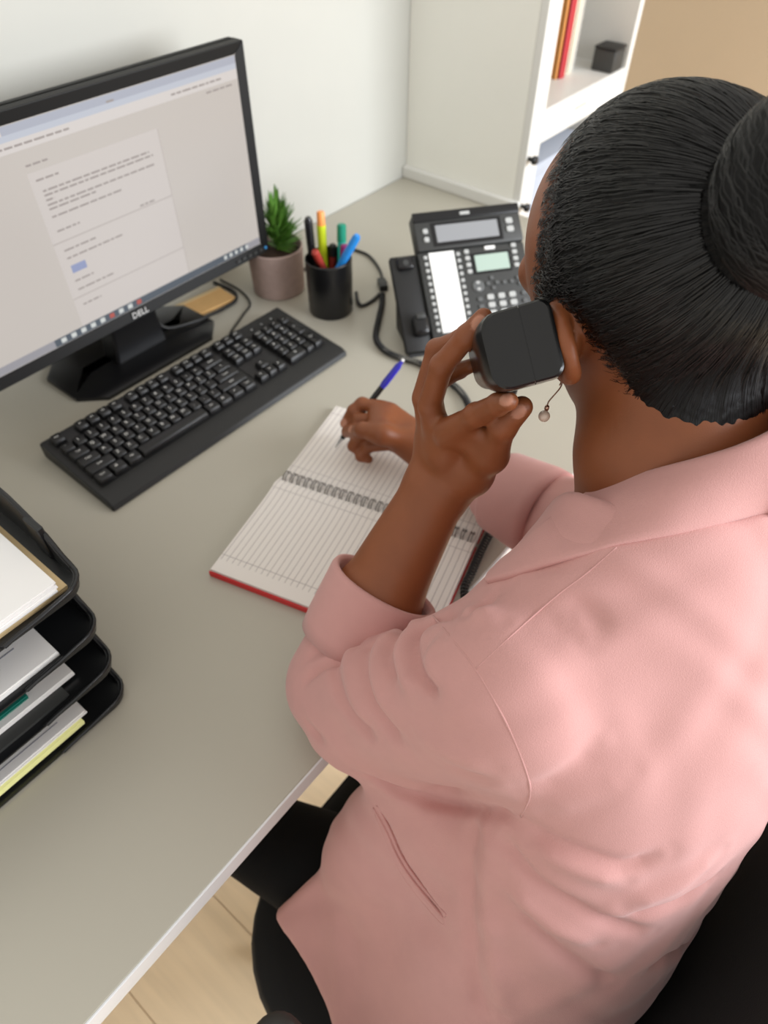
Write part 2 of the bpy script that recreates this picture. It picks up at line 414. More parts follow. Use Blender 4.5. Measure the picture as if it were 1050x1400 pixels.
# stand
MB().loft([[(sx * w, y, z) for sx, y in ((-1, 0.025), (1, 0.025), (1, 0.065), (-1, 0.065))] for w, z in ((0.05, 0.008), (0.043, 0.06), (0.043, 0.2))]).build('stand_neck', M['blackgloss'], mon, bevel=0.004)
def chamf(w, y0, y1, c): return [(-w + c, y0), (w - c, y0), (w, y0 + c), (w, y1 - c), (w - c, y1), (-w + c, y1), (-w, y1 - c), (-w, y0 + c)]
MB().loft([[(x, y, z) for x, y in chamf(0.14 - i, -0.022 + i, 0.128 - i, 0.035)] for i, z in ((0, 0), (0, 0.006), (0.006, 0.0095), (0.05, 0.013))]).build('stand_base', M['blackgloss'], mon, 0.5)

# ------------------------------------------------------------------ keyboard
KX, KY = 0.246, 0.657
kb = empty('keyboard', (KX, KY, DESK)); kb.rotation_euler = (0, 0, math.radians(-0.9))
tag(kb, 'full-size black keyboard with white legends in front of the monitor', 'keyboard')
KW, KD = 0.462, 0.166
prof = [(0.0, 0.0015), (0.003, 0.0085), (0.012, 0.0125), (0.035, 0.0145), (KD - 0.004, 0.0275), (KD, 0.024), (KD, 0.004)]
rings = []
for x, ins in ((0, 0.0025), (0.0025, 0.0), (KW - 0.0025, 0.0), (KW, 0.0025)):
    rings.append([(x, min(max(y, ins), KD - ins), max(z - ins * 0.6, 0.0012)) for y, z in prof])
MB().loft(rings).build('case', M['blackmat'], kb, 0.4)
tilt = math.atan2(0.013, KD - 0.039)
U = 0.019
keyroot = MB().box((0.0105, 0.036, -0.001), (0.0105 + 15 * U + 0.001, 0.158, 0.0008)).box((0.304, 0.036, -0.001), (0.304 + 3 * U, 0.158, 0.0008)).box((0.3695, 0.036, -0.001), (0.3695 + 4 * U + 0.002, 0.138, 0.0008))
keyroot.xf(rotx(tilt), (0, 0, 0.0113)).build('key_well', M['blackgloss'], kb)
_km = {}
def key_mesh(w, h):
    k = (round(w, 4), round(h, 4))
    if k not in _km:
        g = 0.0006; a, b = w - 2 * g, h - 2 * g
        mb = MB().loft([[(x + w / 2, y + h / 2 + dy, z) for x, y in rrect(a - i, b - i, 0.0016, 2)] for i, dy, z in ((0, 0, 0.0), (0.0008, 0, 0.004), (0.0038, 0.0004, 0.0082), (0.0052, 0.0005, 0.0086))])
        me = mb.build('key', M['blackkey'], kb, 0.7); _km[k] = me.data; bpy.data.objects.remove(me, do_unlink=True)
    return _km[k]
nkey = [0]
def key(x, row, w=1.0, h=1.0, s='', ox=0.0):
    y = 0.0375 + row * U + (0.0055 if row == 5 else 0)
    o = bpy.data.objects.new('key', key_mesh(w * U, h * U)); COL.objects.link(o); o.parent = kb
    R = rotx(tilt); p = R @ np.array([ox + x * U, y, 0.0006]) + np.array([0, 0, 0.0113])
    o.location = p; o.rotation_euler = (tilt, 0, 0)
    if s:
        t = bpy.data.objects.new('legend', text_mesh(s, 0.0074 if len(s) == 1 else 0.0048)); COL.objects.link(t); t.parent = o
        if not t.data.materials: t.data.materials.append(M['legend'])
        t.location = (w * U * (0.42 if w < 1.4 else 0.5) if len(s) == 1 else w * U * 0.5, h * U * 0.56, 0.0088)
ox = 0.011
key(0, 5, s='Esc', ox=ox)
for i in range(12): key(2 + i + (i // 4) * 0.5, 5, s='F%d' % (i + 1), ox=ox)
for i, c in enumerate('`1234567890-='): key(i, 4, s=c, ox=ox)
key(13, 4, 2, s='Back', ox=ox)
key(0, 3, 1.5, s='Tab', ox=ox)
for i, c in enumerate('QWERTYUIOP[]'): key(1.5 + i, 3, s=c, ox=ox)
key(13.5, 3, 1.5, s='\\', ox=ox)
key(0, 2, 1.75, s='Caps', ox=ox)
for i, c in enumerate("ASDFGHJKL;'"): key(1.75 + i, 2, s=c, ox=ox)
key(12.75, 2, 2.25, s='Enter', ox=ox)
key(0, 1, 2.25, s='Shift', ox=ox)
for i, c in enumerate('ZXCVBNM,./'): key(2.25 + i, 1, s=c, ox=ox)
key(12.25, 1, 2.75, s='Shift', ox=ox)
for x, w, s in ((0, 1.25, 'Ctrl'), (1.25, 1.25, '#'), (2.5, 1.25, 'Alt'), (3.75, 6.25, ''), (10, 1.25, 'Alt'), (11.25, 1.25, '#'), (12.5, 1.25, '='), (13.75, 1.25, 'Ctrl')): key(x, 0, w, s=s, ox=ox)
ox = 0.3045
for i, s in enumerate(('Prt', 'Scr', 'Brk')): key(i, 5, s=s, ox=ox)
for i, s in enumerate(('Ins', 'Hm', 'Pg')): key(i, 4, s=s, ox=ox)
for i, s in enumerate(('Del', 'End', 'Pg')): key(i, 3, s=s, ox=ox)
key(1, 1, s='^', ox=ox)
for i, s in enumerate('<v>'): key(i, 0, s=s, ox=ox)
ox = 0.370
for i, s in enumerate(('Num', '/', '*', '-')): key(i, 4, s=s, ox=ox)
for r, t in ((3, '789'), (2, '456'), (1, '123')):
    for i, c in enumerate(t): key(i, r, s=c, ox=ox)
key(3, 2, 1, 2, s='+', ox=ox); key(0, 0, 2, s='0', ox=ox); key(2, 0, s='.', ox=ox); key(3, 0, 1, 2, s='Ent', ox=ox)
for i in range(3):
    MB().lathe([(0.0015, 0), (0.0015, 0.0006)], 8, rotx(tilt) @ np.array([0.385 + 0.022 * i, 0.146, 0]) + np.array([0, 0, 0.0116])).build('indicator', M['button'], kb)
for xx in (0.02, KW - 0.05):
    MB().rbox((xx, KD - 0.03, 0), (xx + 0.03, KD - 0.02, 0.006), 0.001, 1).build('foot', M['blackmat'], kb)

# ------------------------------------------------------------------ desk phone (without its handset)
PB = np.array([0.807, 0.539, DESK]); PA = math.radians(-37.2); PT = math.radians(39.67)
ph = empty('desk_phone', PB, PA); tag(ph, 'dark grey multi-line desk phone with a white label strip and empty cradle', 'telephone')
PR = rotx(PT); PO = np.array([0, 0, 0.025])
def F(mb): return mb.xf(PR, PO)
F(MB().rbox((-0.005, -0.014, -0.0200), (0.183, 0.150, 0.0), 0.004)).build('housing', M['darkgrey'], ph, 0.6)
F(MB().rbox((-0.004, 0.150, -0.026), (0.183, 0.214, 0.004), 0.004)).build('display_housing', M['darkgrey'], ph, 0.6)
F(MB().rbox((-0.004, 0.198, 0.0), (0.183, 0.2145, 0.006), 0.002)).build('top_bar', M['blackgloss'], ph, 0.6)
MB().loft([[(x, y, z) for y, z in ((-0.005, 0), (0.12, 0), (0.155, 0.115), (0.135, 0.115), (0.0, 0.006))] for x in (0.0, 0.176)]).build('stand', M['blackmat'], ph, bevel=0.002)
cr = F(MB().rbox((-0.052, -0.012, -0.0215), (-0.0052, 0.151, -0.006), 0.004)).build('cradle', M['blackmat'], ph, 0.6)
MB().loft([[(x, y, z) for y, z in ((-0.002, 0), (0.09, 0), (0.10, 0.07), (0.0, 0.004))] for x in (-0.045, -0.01)]).build('cradle_stand', M['blackmat'], ph)
F(MB().rbox((-0.036, 0.01, -0.008), (-0.008, 0.045, 0.012), 0.009, 4)).build('handset_rest', M['blackgloss'], ph, 0.8)
F(MB().rbox((-0.031, 0.036, 0.008), (-0.014, 0.046, 0.016), 0.003, 3)).build('hook_switch', M['darkgrey'], ph, 0.8)
F(MB().rbox((-0.042, 0.125, -0.009), (-0.014, 0.147, 0.002), 0.006, 4)).build('ear_rest', M['blackgloss'], ph, 0.8)
F(MB().lathe([(0.005, 0), (0.005, 0.002)], 12, (-0.028, 0.135, 0.001))).build('hook_pin', M['darkgrey'], ph)
F(MB().rbox((0.013, 0.011, -0.001), (0.057, 0.147, 0.0012), 0.0006, 1)).build('label_strip', M['labelwhite'], ph)
F(MB().box((0.016, 0.0, 0.0), (0.017, 0.001, 0.0005))).build('strip_screw', M['darkgrey'], ph)
for r in range(12):
    F(MB().box((0.018, 0.0165 + r * 0.0112, 0.0011), (0.05, 0.0171 + r * 0.0112, 0.0014))).build('label_rule', M['paperline'], ph)
_bm = {}
def pbtn(x, y, w, h, m=None, z=0.0, r=None):
    k = (w, h, r)
    if k not in _bm:
        o = MB().loft([[(a, b, zz) for a, b in rrect(w - i, h - i, r or min(w, h) * 0.3, 3)] for i, zz in ((0, -0.001), (0, 0.0015), (0.001, 0.0026))]).build('button', m or M['button'], ph, 0.7)
        _bm[k] = o.data
    elif m is None or _bm[k].materials[0] == m:
        o = bpy.data.objects.new('button', _bm[k]); COL.objects.link(o); o.parent = ph
    else:
        o = bpy.data.objects.new('button', _bm[k].copy()); o.data.materials[0] = m; COL.objects.link(o); o.parent = ph
    o.location = PR @ np.array([x, y, z]) + PO; o.rotation_euler = (PT, 0, 0)
for r in range(12):
    pbtn(0.0068, 0.0165 + r * 0.0112, 0.0068, 0.0062); pbtn(0.0635, 0.0165 + r * 0.0112, 0.0068, 0.0062)
F(MB().rbox((0.024, 0.155, 0.003), (0.147, 0.195, 0.0052), 0.001, 1)).build('display_frame', M['blackgloss'], ph)
F(MB().rbox((0.031, 0.161, 0.004), (0.140, 0.190, 0.0058), 0.0005, 1)).build('display', M['lcdglass'], ph)
F(MB().rbox((0.085, 0.102, -0.001), (0.154, 0.138, 0.0012), 0.001, 1)).build('lcd_frame', M['blackgloss'], ph)
F(MB().rbox((0.0905, 0.106, 0.0), (0.150, 0.134, 0.0018), 0.0005, 1)).build('lcd', M['lcdgreen'], ph)
F(MB().rbox((0.077, 0.203, 0.004), (0.095, 0.209, 0.0068), 0.001, 1)).build('maker_plate', M['button'], ph)
for y in (0.182, 0.168): pbtn(0.0135, y, 0.009, 0.0085, z=0.004); pbtn(0.161, y + 0.003, 0.013, 0.010, z=0.004)
pbtn(0.120, 0.1445, 0.019, 0.006, M['labelwhite'])
for r in range(4): pbtn(0.0785, 0.142 - r * 0.0113, 0.0088, 0.0072); pbtn(0.1625, 0.144 - r * 0.0113, 0.0095, 0.0072)
F(MB().lathe([(0.0105, 0), (0.0105, 0.001), (0.009, 0.0022)], 20, (0.0885, 0.082, 0))).build('navigation_ring', M['button_dark'], ph, 0.5)
pbtn(0.0885, 0.0875, 0.007, 0.005); pbtn(0.0885, 0.0765, 0.007, 0.005)
for x, y in ((0.106, 0.084), (0.122, 0.084), (0.114, 0.093), (0.1145, 0.0755), (0.135, 0.083), (0.148, 0.083), (0.160, 0.088), (0.162, 0.078)): pbtn(x, y, 0.0072, 0.006, M['button_dark'] if x in (0.106, 0.122) else None)
for r in range(4):
    for c in range(3): pbtn(0.106 + c * 0.0195, 0.061 - r * 0.0135, 0.0125, 0.0095)
    pbtn(0.0875, 0.059 - r * 0.0125, 0.009, 0.0072, M['button_dark'])
    pbtn(0.166, 0.061 - r * 0.0135, 0.009, 0.0072, M['button_dark'])

# ------------------------------------------------------------------ pen cup
CUP = np.array([0.797, 0.766, DESK])
cup = tag(MB().lathe([(0.038, 0), (0.0395, 0.003), (0.0405, 0.098), (0.039, 0.1), (0.0375, 0.098), (0.0365, 0.006), (0.01, 0.005)], 40).build('pen_cup', M['blackgloss'], None, 0.5), 'round black pen cup holding markers', 'pen cup')
cup.location = CUP
def aim(a, b):
    d = np.array(b, float) - np.array(a, float); L = np.linalg.norm(d); z = d / L
    x = np.cross([0.2, 1, 0.1], z); x /= np.linalg.norm(x); return L, np.array([x, np.cross(z, x), z])
def marker(name, label, base, top, segs, cat='marker', clip=None):
    """segs: (part name, material, profile of (radius, fraction))"""
    r = empty(name, base); L, Fm = aim(base, top); tag(r, label, cat, 'pens in the black cup')
    for nm, m, pf in segs: MB().lathe([(a * 1.1, b * L) for a, b in pf], 16, frame=Fm).build(nm, m, r, 0.7)
    if clip:
        m, r0, f0, f1 = clip; s = np.array([-0.78, -0.55, 0.2]); s -= Fm[2] * (s @ Fm[2]); s /= np.linalg.norm(s)
        t = np.cross(Fm[2], s)
        B = np.array([t, s, Fm[2]])
        MB().rbox((-0.0026, r0 * 1.08, f0 * L), (0.0026, r0 * 1.08 + 0.003, f1 * L), 0.0008, 1).xf(B.T).build('clip', m, r)
def cupb(dx, dy): return CUP + np.array([dx, dy, 0.006])
def toppx(u, v, dx, dy, h): return pz(u, v, DESK + h)
# tops come from pixels; every one leans on the rim of the cup
marker('pen', 'black capped pen in the black cup', cupb(-0.0076, 0.0269), pz(421, 297, DESK + 0.1651), [('barrel', M['blackmat'], [(0.003, 0), (0.0045, 0.03), (0.0048, 0.5)]), ('cap', M['blackgloss'], [(0.0062, 0.5), (0.0066, 0.96), (0.004, 1.0)])], 'pen', (M['blackgloss'], 0.006, 0.6, 0.97))
marker('highlighter', 'yellow highlighter with an orange end in the black cup', cupb(0.0049, 0.0169), pz(438, 289, DESK + 0.1633), [('barrel', M['hl_yellow'], [(0.0055, 0), (0.0072, 0.1), (0.0072, 0.86)]), ('end_cap', M['hl_orange'], [(0.0064, 0.86), (0.0062, 0.985), (0.005, 1.0)])], 'highlighter')
marker('marker', 'green marker with a pocket clip in the black cup', cupb(0.0148, -0.013), pz(467, 306, DESK + 0.1453), [('barrel', M['mk_teal'], [(0.006, 0), (0.0066, 0.1), (0.0066, 0.8)]), ('cap', M['mk_green'], [(0.0074, 0.8), (0.0072, 0.985), (0.005, 1.0)])], 'marker', (M['mk_green'], 0.0068, 0.84, 1.0))
marker('marker', 'blue marker in the black cup', cupb(-0.0225, 0.0164), pz(489, 322, DESK + 0.1466), [('barrel', M['mk_blue'], [(0.0054, 0), (0.0058, 0.1), (0.0058, 0.72)]), ('cap', M['mk_blue'], [(0.0064, 0.72), (0.0062, 0.97), (0.0045, 1.0)])])
marker('marker', 'purple marker in the black cup', cupb(0.0053, -0.0281), pz(471, 334, DESK + 0.1193), [('barrel', M['mk_magenta'], [(0.0055, 0), (0.006, 0.1), (0.006, 0.8)]), ('cap', M['mk_magenta'], [(0.0068, 0.8), (0.0064, 0.98), (0.004, 1.0)])])
marker('marker', 'dark red marker in the black cup', cupb(0.0262, 0.0034), pz(430, 343, DESK + 0.1185), [('barrel', M['mk_red'], [(0.005, 0), (0.0056, 0.1), (0.0056, 0.8)]), ('cap', M['mk_red'], [(0.0062, 0.8), (0.006, 0.98), (0.004, 1.0)])])
marker('marker', 'slim black-capped marker in the black cup', cupb(0.0231, 0.0185), pz(455, 334, DESK + 0.1086), [('barrel', M['mk_red'], [(0.005, 0), (0.0056, 0.1), (0.0056, 0.8)]), ('cap', M['blackmat'], [(0.0062, 0.8), (0.006, 0.98), (0.004, 1.0)])])

# ------------------------------------------------------------------ potted plant
PP = np.array([0.789, 0.890, DESK])
plant = empty('potted_plant', PP); tag(plant, 'small spiky green plant in a mauve grey pot beside the monitor', 'plant')
MB().lathe([(0.045, 0), (0.0475, 0.003), (0.0505, 0.083), (0.049, 0.0855), (0.0465, 0.083), (0.0455, 0.06)], 40).build('pot', M['pot'], plant, 0.5)
MB().lathe([(0.0455, 0.058), (0.0455, 0.070), (0.02, 0.074), (0.002, 0.075)], 24).build('soil', M['soil'], plant, 0.8)
lr = random.Random(11)
def leaf_mesh(L, wd):
    prof = [(0, 0.35), (0.3, 1.0), (0.6, 0.8), (0.88, 0.35), (1.0, 0.02)]
    rings = []
    for t, w in prof:
        bend = 0.12 * L * t * t
        rings.append([(wd * w, 0 + bend, L * t), (0, -wd * 0.35 * w + bend, L * t), (-wd * w, 0 + bend, L * t), (0, wd * 0.3 * w + bend, L * t)])
    mb = MB().loft(rings); o = mb.build('leaf', M['leaf'], plant, 1.0); me = o.data; bpy.data.objects.remove(o, do_unlink=True); return me
lms = [leaf_mesh(0.036, 0.0026), leaf_mesh(0.044, 0.0024), leaf_mesh(0.028, 0.0028)]
for i in range(290):
    t = lr.random(); az = lr.uniform(0, 2 * math.pi); inc = (0.15 + 1.3 * (1 - t) ** 0.7) * lr.uniform(0.75, 1.15)
    o = bpy.data.objects.new('leaf', lms[lr.randrange(3)]); COL.objects.link(o); o.parent = plant
    o.rotation_euler = (inc, 0, az); s = lr.uniform(0.9, 1.35)
    Lf = s * (0.036, 0.044, 0.028)[[m_.name for m_ in lms].index(o.data.name)]
    if PP[0] + 0.006 + 0.004 * math.sin(az) + Lf * math.sin(az) * math.sin(inc) - 0.14 * Lf < 0.7695: az = -az; o.rotation_euler = (inc, 0, az)
    if abs(math.sin(az)) * Lf * 0.14 > 0.02: inc *= 0.5
    o.scale = (s, s, s); o.location = (0.006 + 0.004 * math.sin(az), -0.002 + 0.004 * math.cos(az), 0.076 + 0.056 * t)
MB().tube([(0.006, -0.002, 0.068), (0.006, -0.002, 0.133)], 0.004, 8).build('stem', M['leaf'], plant)

# ------------------------------------------------------------------ letter trays and what lies in them
TX, TY = 0.099, 0.424
TS = 0.056
OXY = ((0, 0), (0.004, 0.0), (0.009, 0.004), (0.017, 0.012))
TW, TD = 0.262, 0.345
def tray_path():
    """plan outline from the right lip of the front notch round to the left lip, with wall heights"""
    r = 0.022; pts = []
    L, Rr, Ff, B = TX - TW, TX, TY, TY + TD
    def arc(cx, cy, a0, a1, h):
        for k in range(7):
            a = math.radians(a0 + (a1 - a0) * k / 6); pts.append((cx + r * math.cos(a), cy + r * math.sin(a), h))
    pts.append((Rr - 0.084, Ff, 0.003)); pts.append((Rr - 0.074, Ff, 0.0045)); pts.append((Rr - 0.05, Ff, 0.006))
    arc(Rr - r, Ff + r, -90, 0, 0.010)
    pts += [(Rr, Ff + 0.035, 0.018), (Rr, Ff + 0.05, 0.034), (Rr, Ff + 0.07, 0.042), (Rr, Ff + 0.10, 0.050), (Rr, Ff + 0.2, 0.054), (Rr, Ff + 0.26, 0.05)]
    arc(Rr - r, B - r, 0, 90, 0.044)
    arc(L + r, B - r, 90, 180, 0.044)
    pts += [(L, Ff + 0.26, 0.05), (L, Ff + 0.1, 0.050), (L, Ff + 0.07, 0.042), (L, Ff + 0.05, 0.034), (L, Ff + 0.035, 0.018)]
    arc(L + r, Ff + r, 180, 270, 0.010)
    pts.append((L + 0.05, Ff, 0.006)); pts.append((L + 0.074, Ff, 0.0045)); pts.append((L + 0.084, Ff, 0.003))
    return np.array(pts)
TP = tray_path()
cen = np.array([TX - TW / 2, TY + TD / 2])
nam = ('lowest', 'second lowest', 'third lowest', 'topmost')
ttxt = ('lowest black letter tray of the stack, holding the yellow pad', 'black letter tray directly above the lowest one, holding a dark folder', 'black letter tray directly under the topmost one, holding printed paper', 'topmost black letter tray of the stack, holding white sheets')
for k in range(4):
    zf = DESK + 0.0015 + k * TS
    tr = empty('letter_tray', (cen[0] + OXY[k][0], cen[1] + OXY[k][1], zf)); tag(tr, ttxt[k], 'letter tray', 'stacked letter trays')
    out = TP[:, :2] - cen; inn = out * (1 - 0.0028 / np.maximum(np.abs(out), 0.1).max(1))[:, None]
    n = len(TP)
    ii = np.sign(out) * np.maximum(np.abs(out) - 0.0026, 0)
    v = np.concatenate([np.c_[out, np.zeros(n)], np.c_[out * 1.004, TP[:, 2]], np.c_[ii * 1.004, TP[:, 2]], np.c_[ii, np.full(n, 0.0015)]])
    f = [(a * n + i, a * n + i + 1, ((a + 1) % 4) * n + i + 1, ((a + 1) % 4) * n + i) for a in range(4) for i in range(n - 1)]
    f += [(0, n, 2 * n, 3 * n), (n - 1, 4 * n - 1, 3 * n - 1, 2 * n - 1)]
    MB().add(v, f).build('wall', M['tray'], tr, 0.6)
    fo = out.copy()
    MB().prism(np.array([p for p in fo]), 0.0, 0.002).build('floor', M['tray'], tr)
    MB().tube(np.c_[out * 1.004, TP[:, 2]], 0.0021, 8).build('rim', M['tray'], tr, 1.5)
    for (sx, yy) in ((1, 0.062), (1, 0.29), (-1, 0.062), (-1, 0.29)):
        xx = TX - cen[0] if sx > 0 else TX - TW - cen[0]
        MB().rbox((xx - (0.0045 if sx > 0 else 0.002), TY + yy - cen[1] - 0.012, 0.003), (xx + (0.002 if sx > 0 else 0.0045), TY + yy - cen[1] + 0.012, (TS - 0.0008) if k < 3 else 0.044), 0.001, 1).build('stacking_post', M['tray'], tr)
def sheets(name, label, cat, m, x1, y0, z0, n, th, w=0.21, d=0.297, jit=0.0, group=None, m2=None, curl=0.0):
    r = empty(name, (x1 - w / 2, y0 + d / 2, z0)); tag(r, label, cat, group)
    rr = random.Random(len(label))
    for i in range(n):
        a = rr.uniform(-jit, jit); o = MB().box((-w / 2, -d / 2, 0), (w / 2, d / 2, th * 0.96)).build('sheet' if n > 1 else 'leaf_of_paper', m2 if (m2 and i % 2) else m, r)
        o.location = (rr.uniform(-jit, jit) * 0.05, rr.uniform(-jit, jit) * 0.05, i * th); o.rotation_euler = (0, 0, a * 0.03)
    return r
Z = [DESK + 0.0037 + k * TS for k in range(4)]
_o = sheets('envelope', 'kraft envelope under the white sheets in the topmost tray', 'envelope', M['kraft'], TX + OXY[3][0] - 0.0145, TY + OXY[3][1] + 0.0105, Z[3], 2, 0.0025, 0.235, 0.325, jit=0.01)
sheets('paper_stack', 'stack of white sheets on the kraft envelope in the topmost tray', 'paper', M['paper'], pz(71, 795, Z[3] + 0.017)[0], TY + OXY[3][1] + 0.009, Z[3] + 0.005, 7, 0.0018, 0.21, 0.297, jit=0.03)
ps = sheets('paper_stack', 'printed white paper in the tray under the topmost one', 'paper', M['paper'], pz(70, 885, Z[2] + 0.006)[0], TY + OXY[2][1] + 0.0085, Z[2], 3, 0.002, 0.185, jit=0.03)
MB().box((-0.08, -0.125, 0.006), (0.05, -0.1235, 0.00615)).build('printed_line', M['print'], ps)
MB().box((-0.08, -0.115, 0.006), (0.07, -0.1135, 0.00615)).build('printed_line', M['print'], ps)
sheets('folder', 'dark grey folder in the tray that holds the green file', 'folder', M['darkgrey'], pz(87, 944, Z[1] + 0.004)[0], TY + OXY[1][1] + 0.0085, Z[1], 2, 0.002, 0.185, jit=0.02)
sheets('paper_stack', 'white paper lying on the dark grey folder in its tray', 'paper', M['paper'], pz(93, 913, Z[1] + 0.010)[0], TY + OXY[1][1] + 0.022, Z[1] + 0.004, 3, 0.002, jit=0.02)
sheets('file', 'green file on the paper in the tray with the dark folder', 'file', M['greenfile'], pz(26, 940, Z[1] + 0.014)[0], TY + OXY[1][1] + 0.03, Z[1] + 0.0101, 2, 0.002, 0.16, 0.25, jit=0.02)
sheets('notepad', 'yellow pad in the lowest tray', 'pad', M['yellow'], pz(114, 986, Z[0] + 0.008)[0], TY + OXY[0][1] + 0.0056, Z[0] + 0.0045, 4, 0.002, 0.2, 0.28, jit=0.01)
ps = sheets('paper_stack', 'white paper on the yellow pad in the lowest tray', 'paper', M['paper'], pz(112, 968, Z[0] + 0.016)[0], TY + OXY[0][1] + 0.0085, Z[0] + 0.0126, 3, 0.002, jit=0.02)
for yy in (-0.138, -0.128): MB().box((-0.07, yy, 0.006), (0.08, yy + 0.0012, 0.00615)).build('printed_line', M['print'], ps)

# ------------------------------------------------------------------ kraft pad under the monitor, cables
kp = empty('notepad', (0.645, 0.951, DESK)); kp.rotation_euler = (0, 0, math.radians(-6))
tag(kp, 'orange brown kraft pad on the desk beside the monitor stand', 'pad')
MB().rbox((-0.066, -0.024, 0), (0.066, 0.03, 0.006), 0.001, 1).build('pad', M['kraft2'], kp)
MB().box((-0.066, 0.022, 0.0055), (0.066, 0.0302, 0.0065)).build('binding', M['kraft'], kp)
def cable(name, label, pts, r, m=None, n=10, cat='cable'):
    return tag(MB().tube(spline(pts, n), r, 8).build(name, m or M['blackmat'], None, 1.5), label, cat)
cable('monitor_cable', 'black cable running from the monitor stand towards the plant pot', [(0.5372, 0.925, DESK + 0.052), (0.548, 0.915, DESK + 0.024), (0.60, 0.902, DESK + 0.0168), (0.638, 0.905, DESK + 0.0105), (0.668, 0.912, DESK + 0.0036), (0.702, 0.916, DESK + 0.0036), (0.7215, 0.942, DESK + 0.0036), (0.720, 0.995, DESK + 0.0036)], 0.003)
cable('keyboard_cable', 'thin black keyboard cable behind the keyboard', [(0.60, 0.8235, DESK + 0.012), (0.632, 0.850, DESK + 0.0025), (0.68, 0.872, DESK + 0.0025), (0.714, 0.890, DESK + 0.0025), (0.7325, 0.935, DESK + 0.0025), (0.736, 0.995, DESK + 0.0025)], 0.0018)
# notebook -------------------------------------------------------------
NB = empty('notebook', (0.4665, 0.389, DESK), math.radians(15.4)); tag(NB, 'open spiral notebook with ruled white pages and a red cover', 'notebook')
def ruled(name, xm):
    m = mat(name, (234, 228, 222), 0.8)
    nt = m.node_tree; b = nt.nodes['Principled BSDF']
    tc = nt.nodes.new('ShaderNodeTexCoord'); sp = nt.nodes.new('ShaderNodeSeparateXYZ'); nt.links.new(tc.outputs['Object'], sp.inputs[0])
    def mth(op, a, bb):
        n = nt.nodes.new('ShaderNodeMath'); n.operation = op
        for s, x in zip(n.inputs, (a, bb)):
            if isinstance(x, (int, float)): s.default_value = x
            else: nt.links.new(x, s)
        return n.outputs[0]
    l1 = mth('LESS_THAN', mth('PINGPONG', sp.outputs[1], 0.00405), 0.00048)
    l2 = mth('LESS_THAN', mth('ABSOLUTE', mth('SUBTRACT', sp.outputs[0], xm), 0), 0.0005)
    l3 = mth('LESS_THAN', mth('ABSOLUTE', mth('SUBTRACT', sp.outputs[0], xm * 0.17), 0), 0.0004)
    lim = mth('GREATER_THAN', sp.outputs[0], -0.158)
    a = mth('MULTIPLY', mth('MAXIMUM', l1, mth('MAXIMUM', l2, l3)), mth('MAXIMUM', lim, l2))
    mx = nt.nodes.new('ShaderNodeMix'); mx.data_type = 'RGBA'
    nt.links.new(a, mx.inputs[0]); mx.inputs[6].default_value = lin(234, 228, 222); mx.inputs[7].default_value = lin(178, 170, 168)
    nt.links.new(mx.outputs[2], b.inputs['Base Color']); return m
HY = 0.141
def pages(name, x_in, x_out, h, hump, m):
    """page block: cross section over x, extruded along y"""
    n = 10; top = []
    for i in range(n + 1):
        t = i / n; x = x_in + (x_out - x_in) * t
        top.append((x, h + hump * math.exp(-((t - 0.06) / 0.12) ** 2) - 0.004 * math.exp(-(t / 0.03) ** 2)))
    rg = [[(x, y, z) for x, z in top] + [(x_out, y, 0.0022), (x_in, y, 0.0022)] for y in (-HY, HY)]
    return MB().loft(rg).build(name, m, NB, 0.5)
pages('page_block', -0.001, -0.176, 0.0125, 0.004, ruled('ruled_near', -0.150))
pages('page_block', 0.001, 0.168, 0.0085, 0.0015, ruled('ruled_far', 0.150))
MB().rbox((-0.1785, -HY - 0.002, 0), (-0.003, HY + 0.002, 0.0022), 0.0008, 1).build('cover', M['red'], NB)
MB().rbox((0.003, -HY - 0.002, 0), (0.171, HY + 0.002, 0.0022), 0.0008, 1).build('cover', M['red'], NB)
MB().rbox((-0.1785, -HY - 0.002, 0.0022), (-0.1762, HY + 0.002, 0.009), 0.0005, 1).build('cover_edge', M['red'], NB)
wr = MB()
for i in range(26):
    y = -HY + 0.008 + i * (2 * HY - 0.016) / 25
    for dy in (-0.0017, 0.0017):
        wr.tube([(0.0085 * math.cos(a), y + dy, 0.0118 + 0.0078 * math.sin(a)) for a in np.linspace(-0.25, math.pi + 0.25, 9)], 0.0008, 5)
wr.build('binding_wire', M['wire'], NB, 1.5)['kind'] = 'stuff'
# ------------------------------------------------------------------ signed distance shapes, meshed with surface nets
def nrm(v): v = np.asarray(v, float); return v / np.linalg.norm(v)
def smin(a, b, k):
    if k <= 0: return np.minimum(a, b)
    h = np.clip(0.5 + 0.5 * (b - a) / k, 0, 1); return b * (1 - h) + a * h - k * h * (1 - h)
def smax(a, b, k): return -smin(-a, -b, k)
class Prim:
    def __init__(self, fn, c, r, k=0.01): self.fn = fn; self.c = np.asarray(c, float); self.r = r; self.k = k
def cone(a, b, ra, rb, k=0.01):
    a = np.asarray(a, float); b = np.asarray(b, float); ba = b - a; l2 = ba @ ba
    def fn(P):
        pa = P - a; h = np.clip((pa @ ba) / l2, 0, 1); d = pa - h[..., None] * ba
        return np.sqrt((d * d).sum(-1)) - (ra + (rb - ra) * h)
    return Prim(fn, (a + b) / 2, math.sqrt(l2) / 2 + max(ra, rb), k)
def ellp(c, r, R=None, k=0.01):
    c = np.asarray(c, float); r = np.asarray(r, float)
    def fn(P):
        q = P - c
        if R is not None: q = q @ R
        k0 = np.sqrt(((q / r) ** 2).sum(-1)); k1 = np.sqrt(((q / r ** 2) ** 2).sum(-1)) + 1e-9
        return k0 * (k0 - 1) / k1
    return Prim(fn, c, r.max(), k)
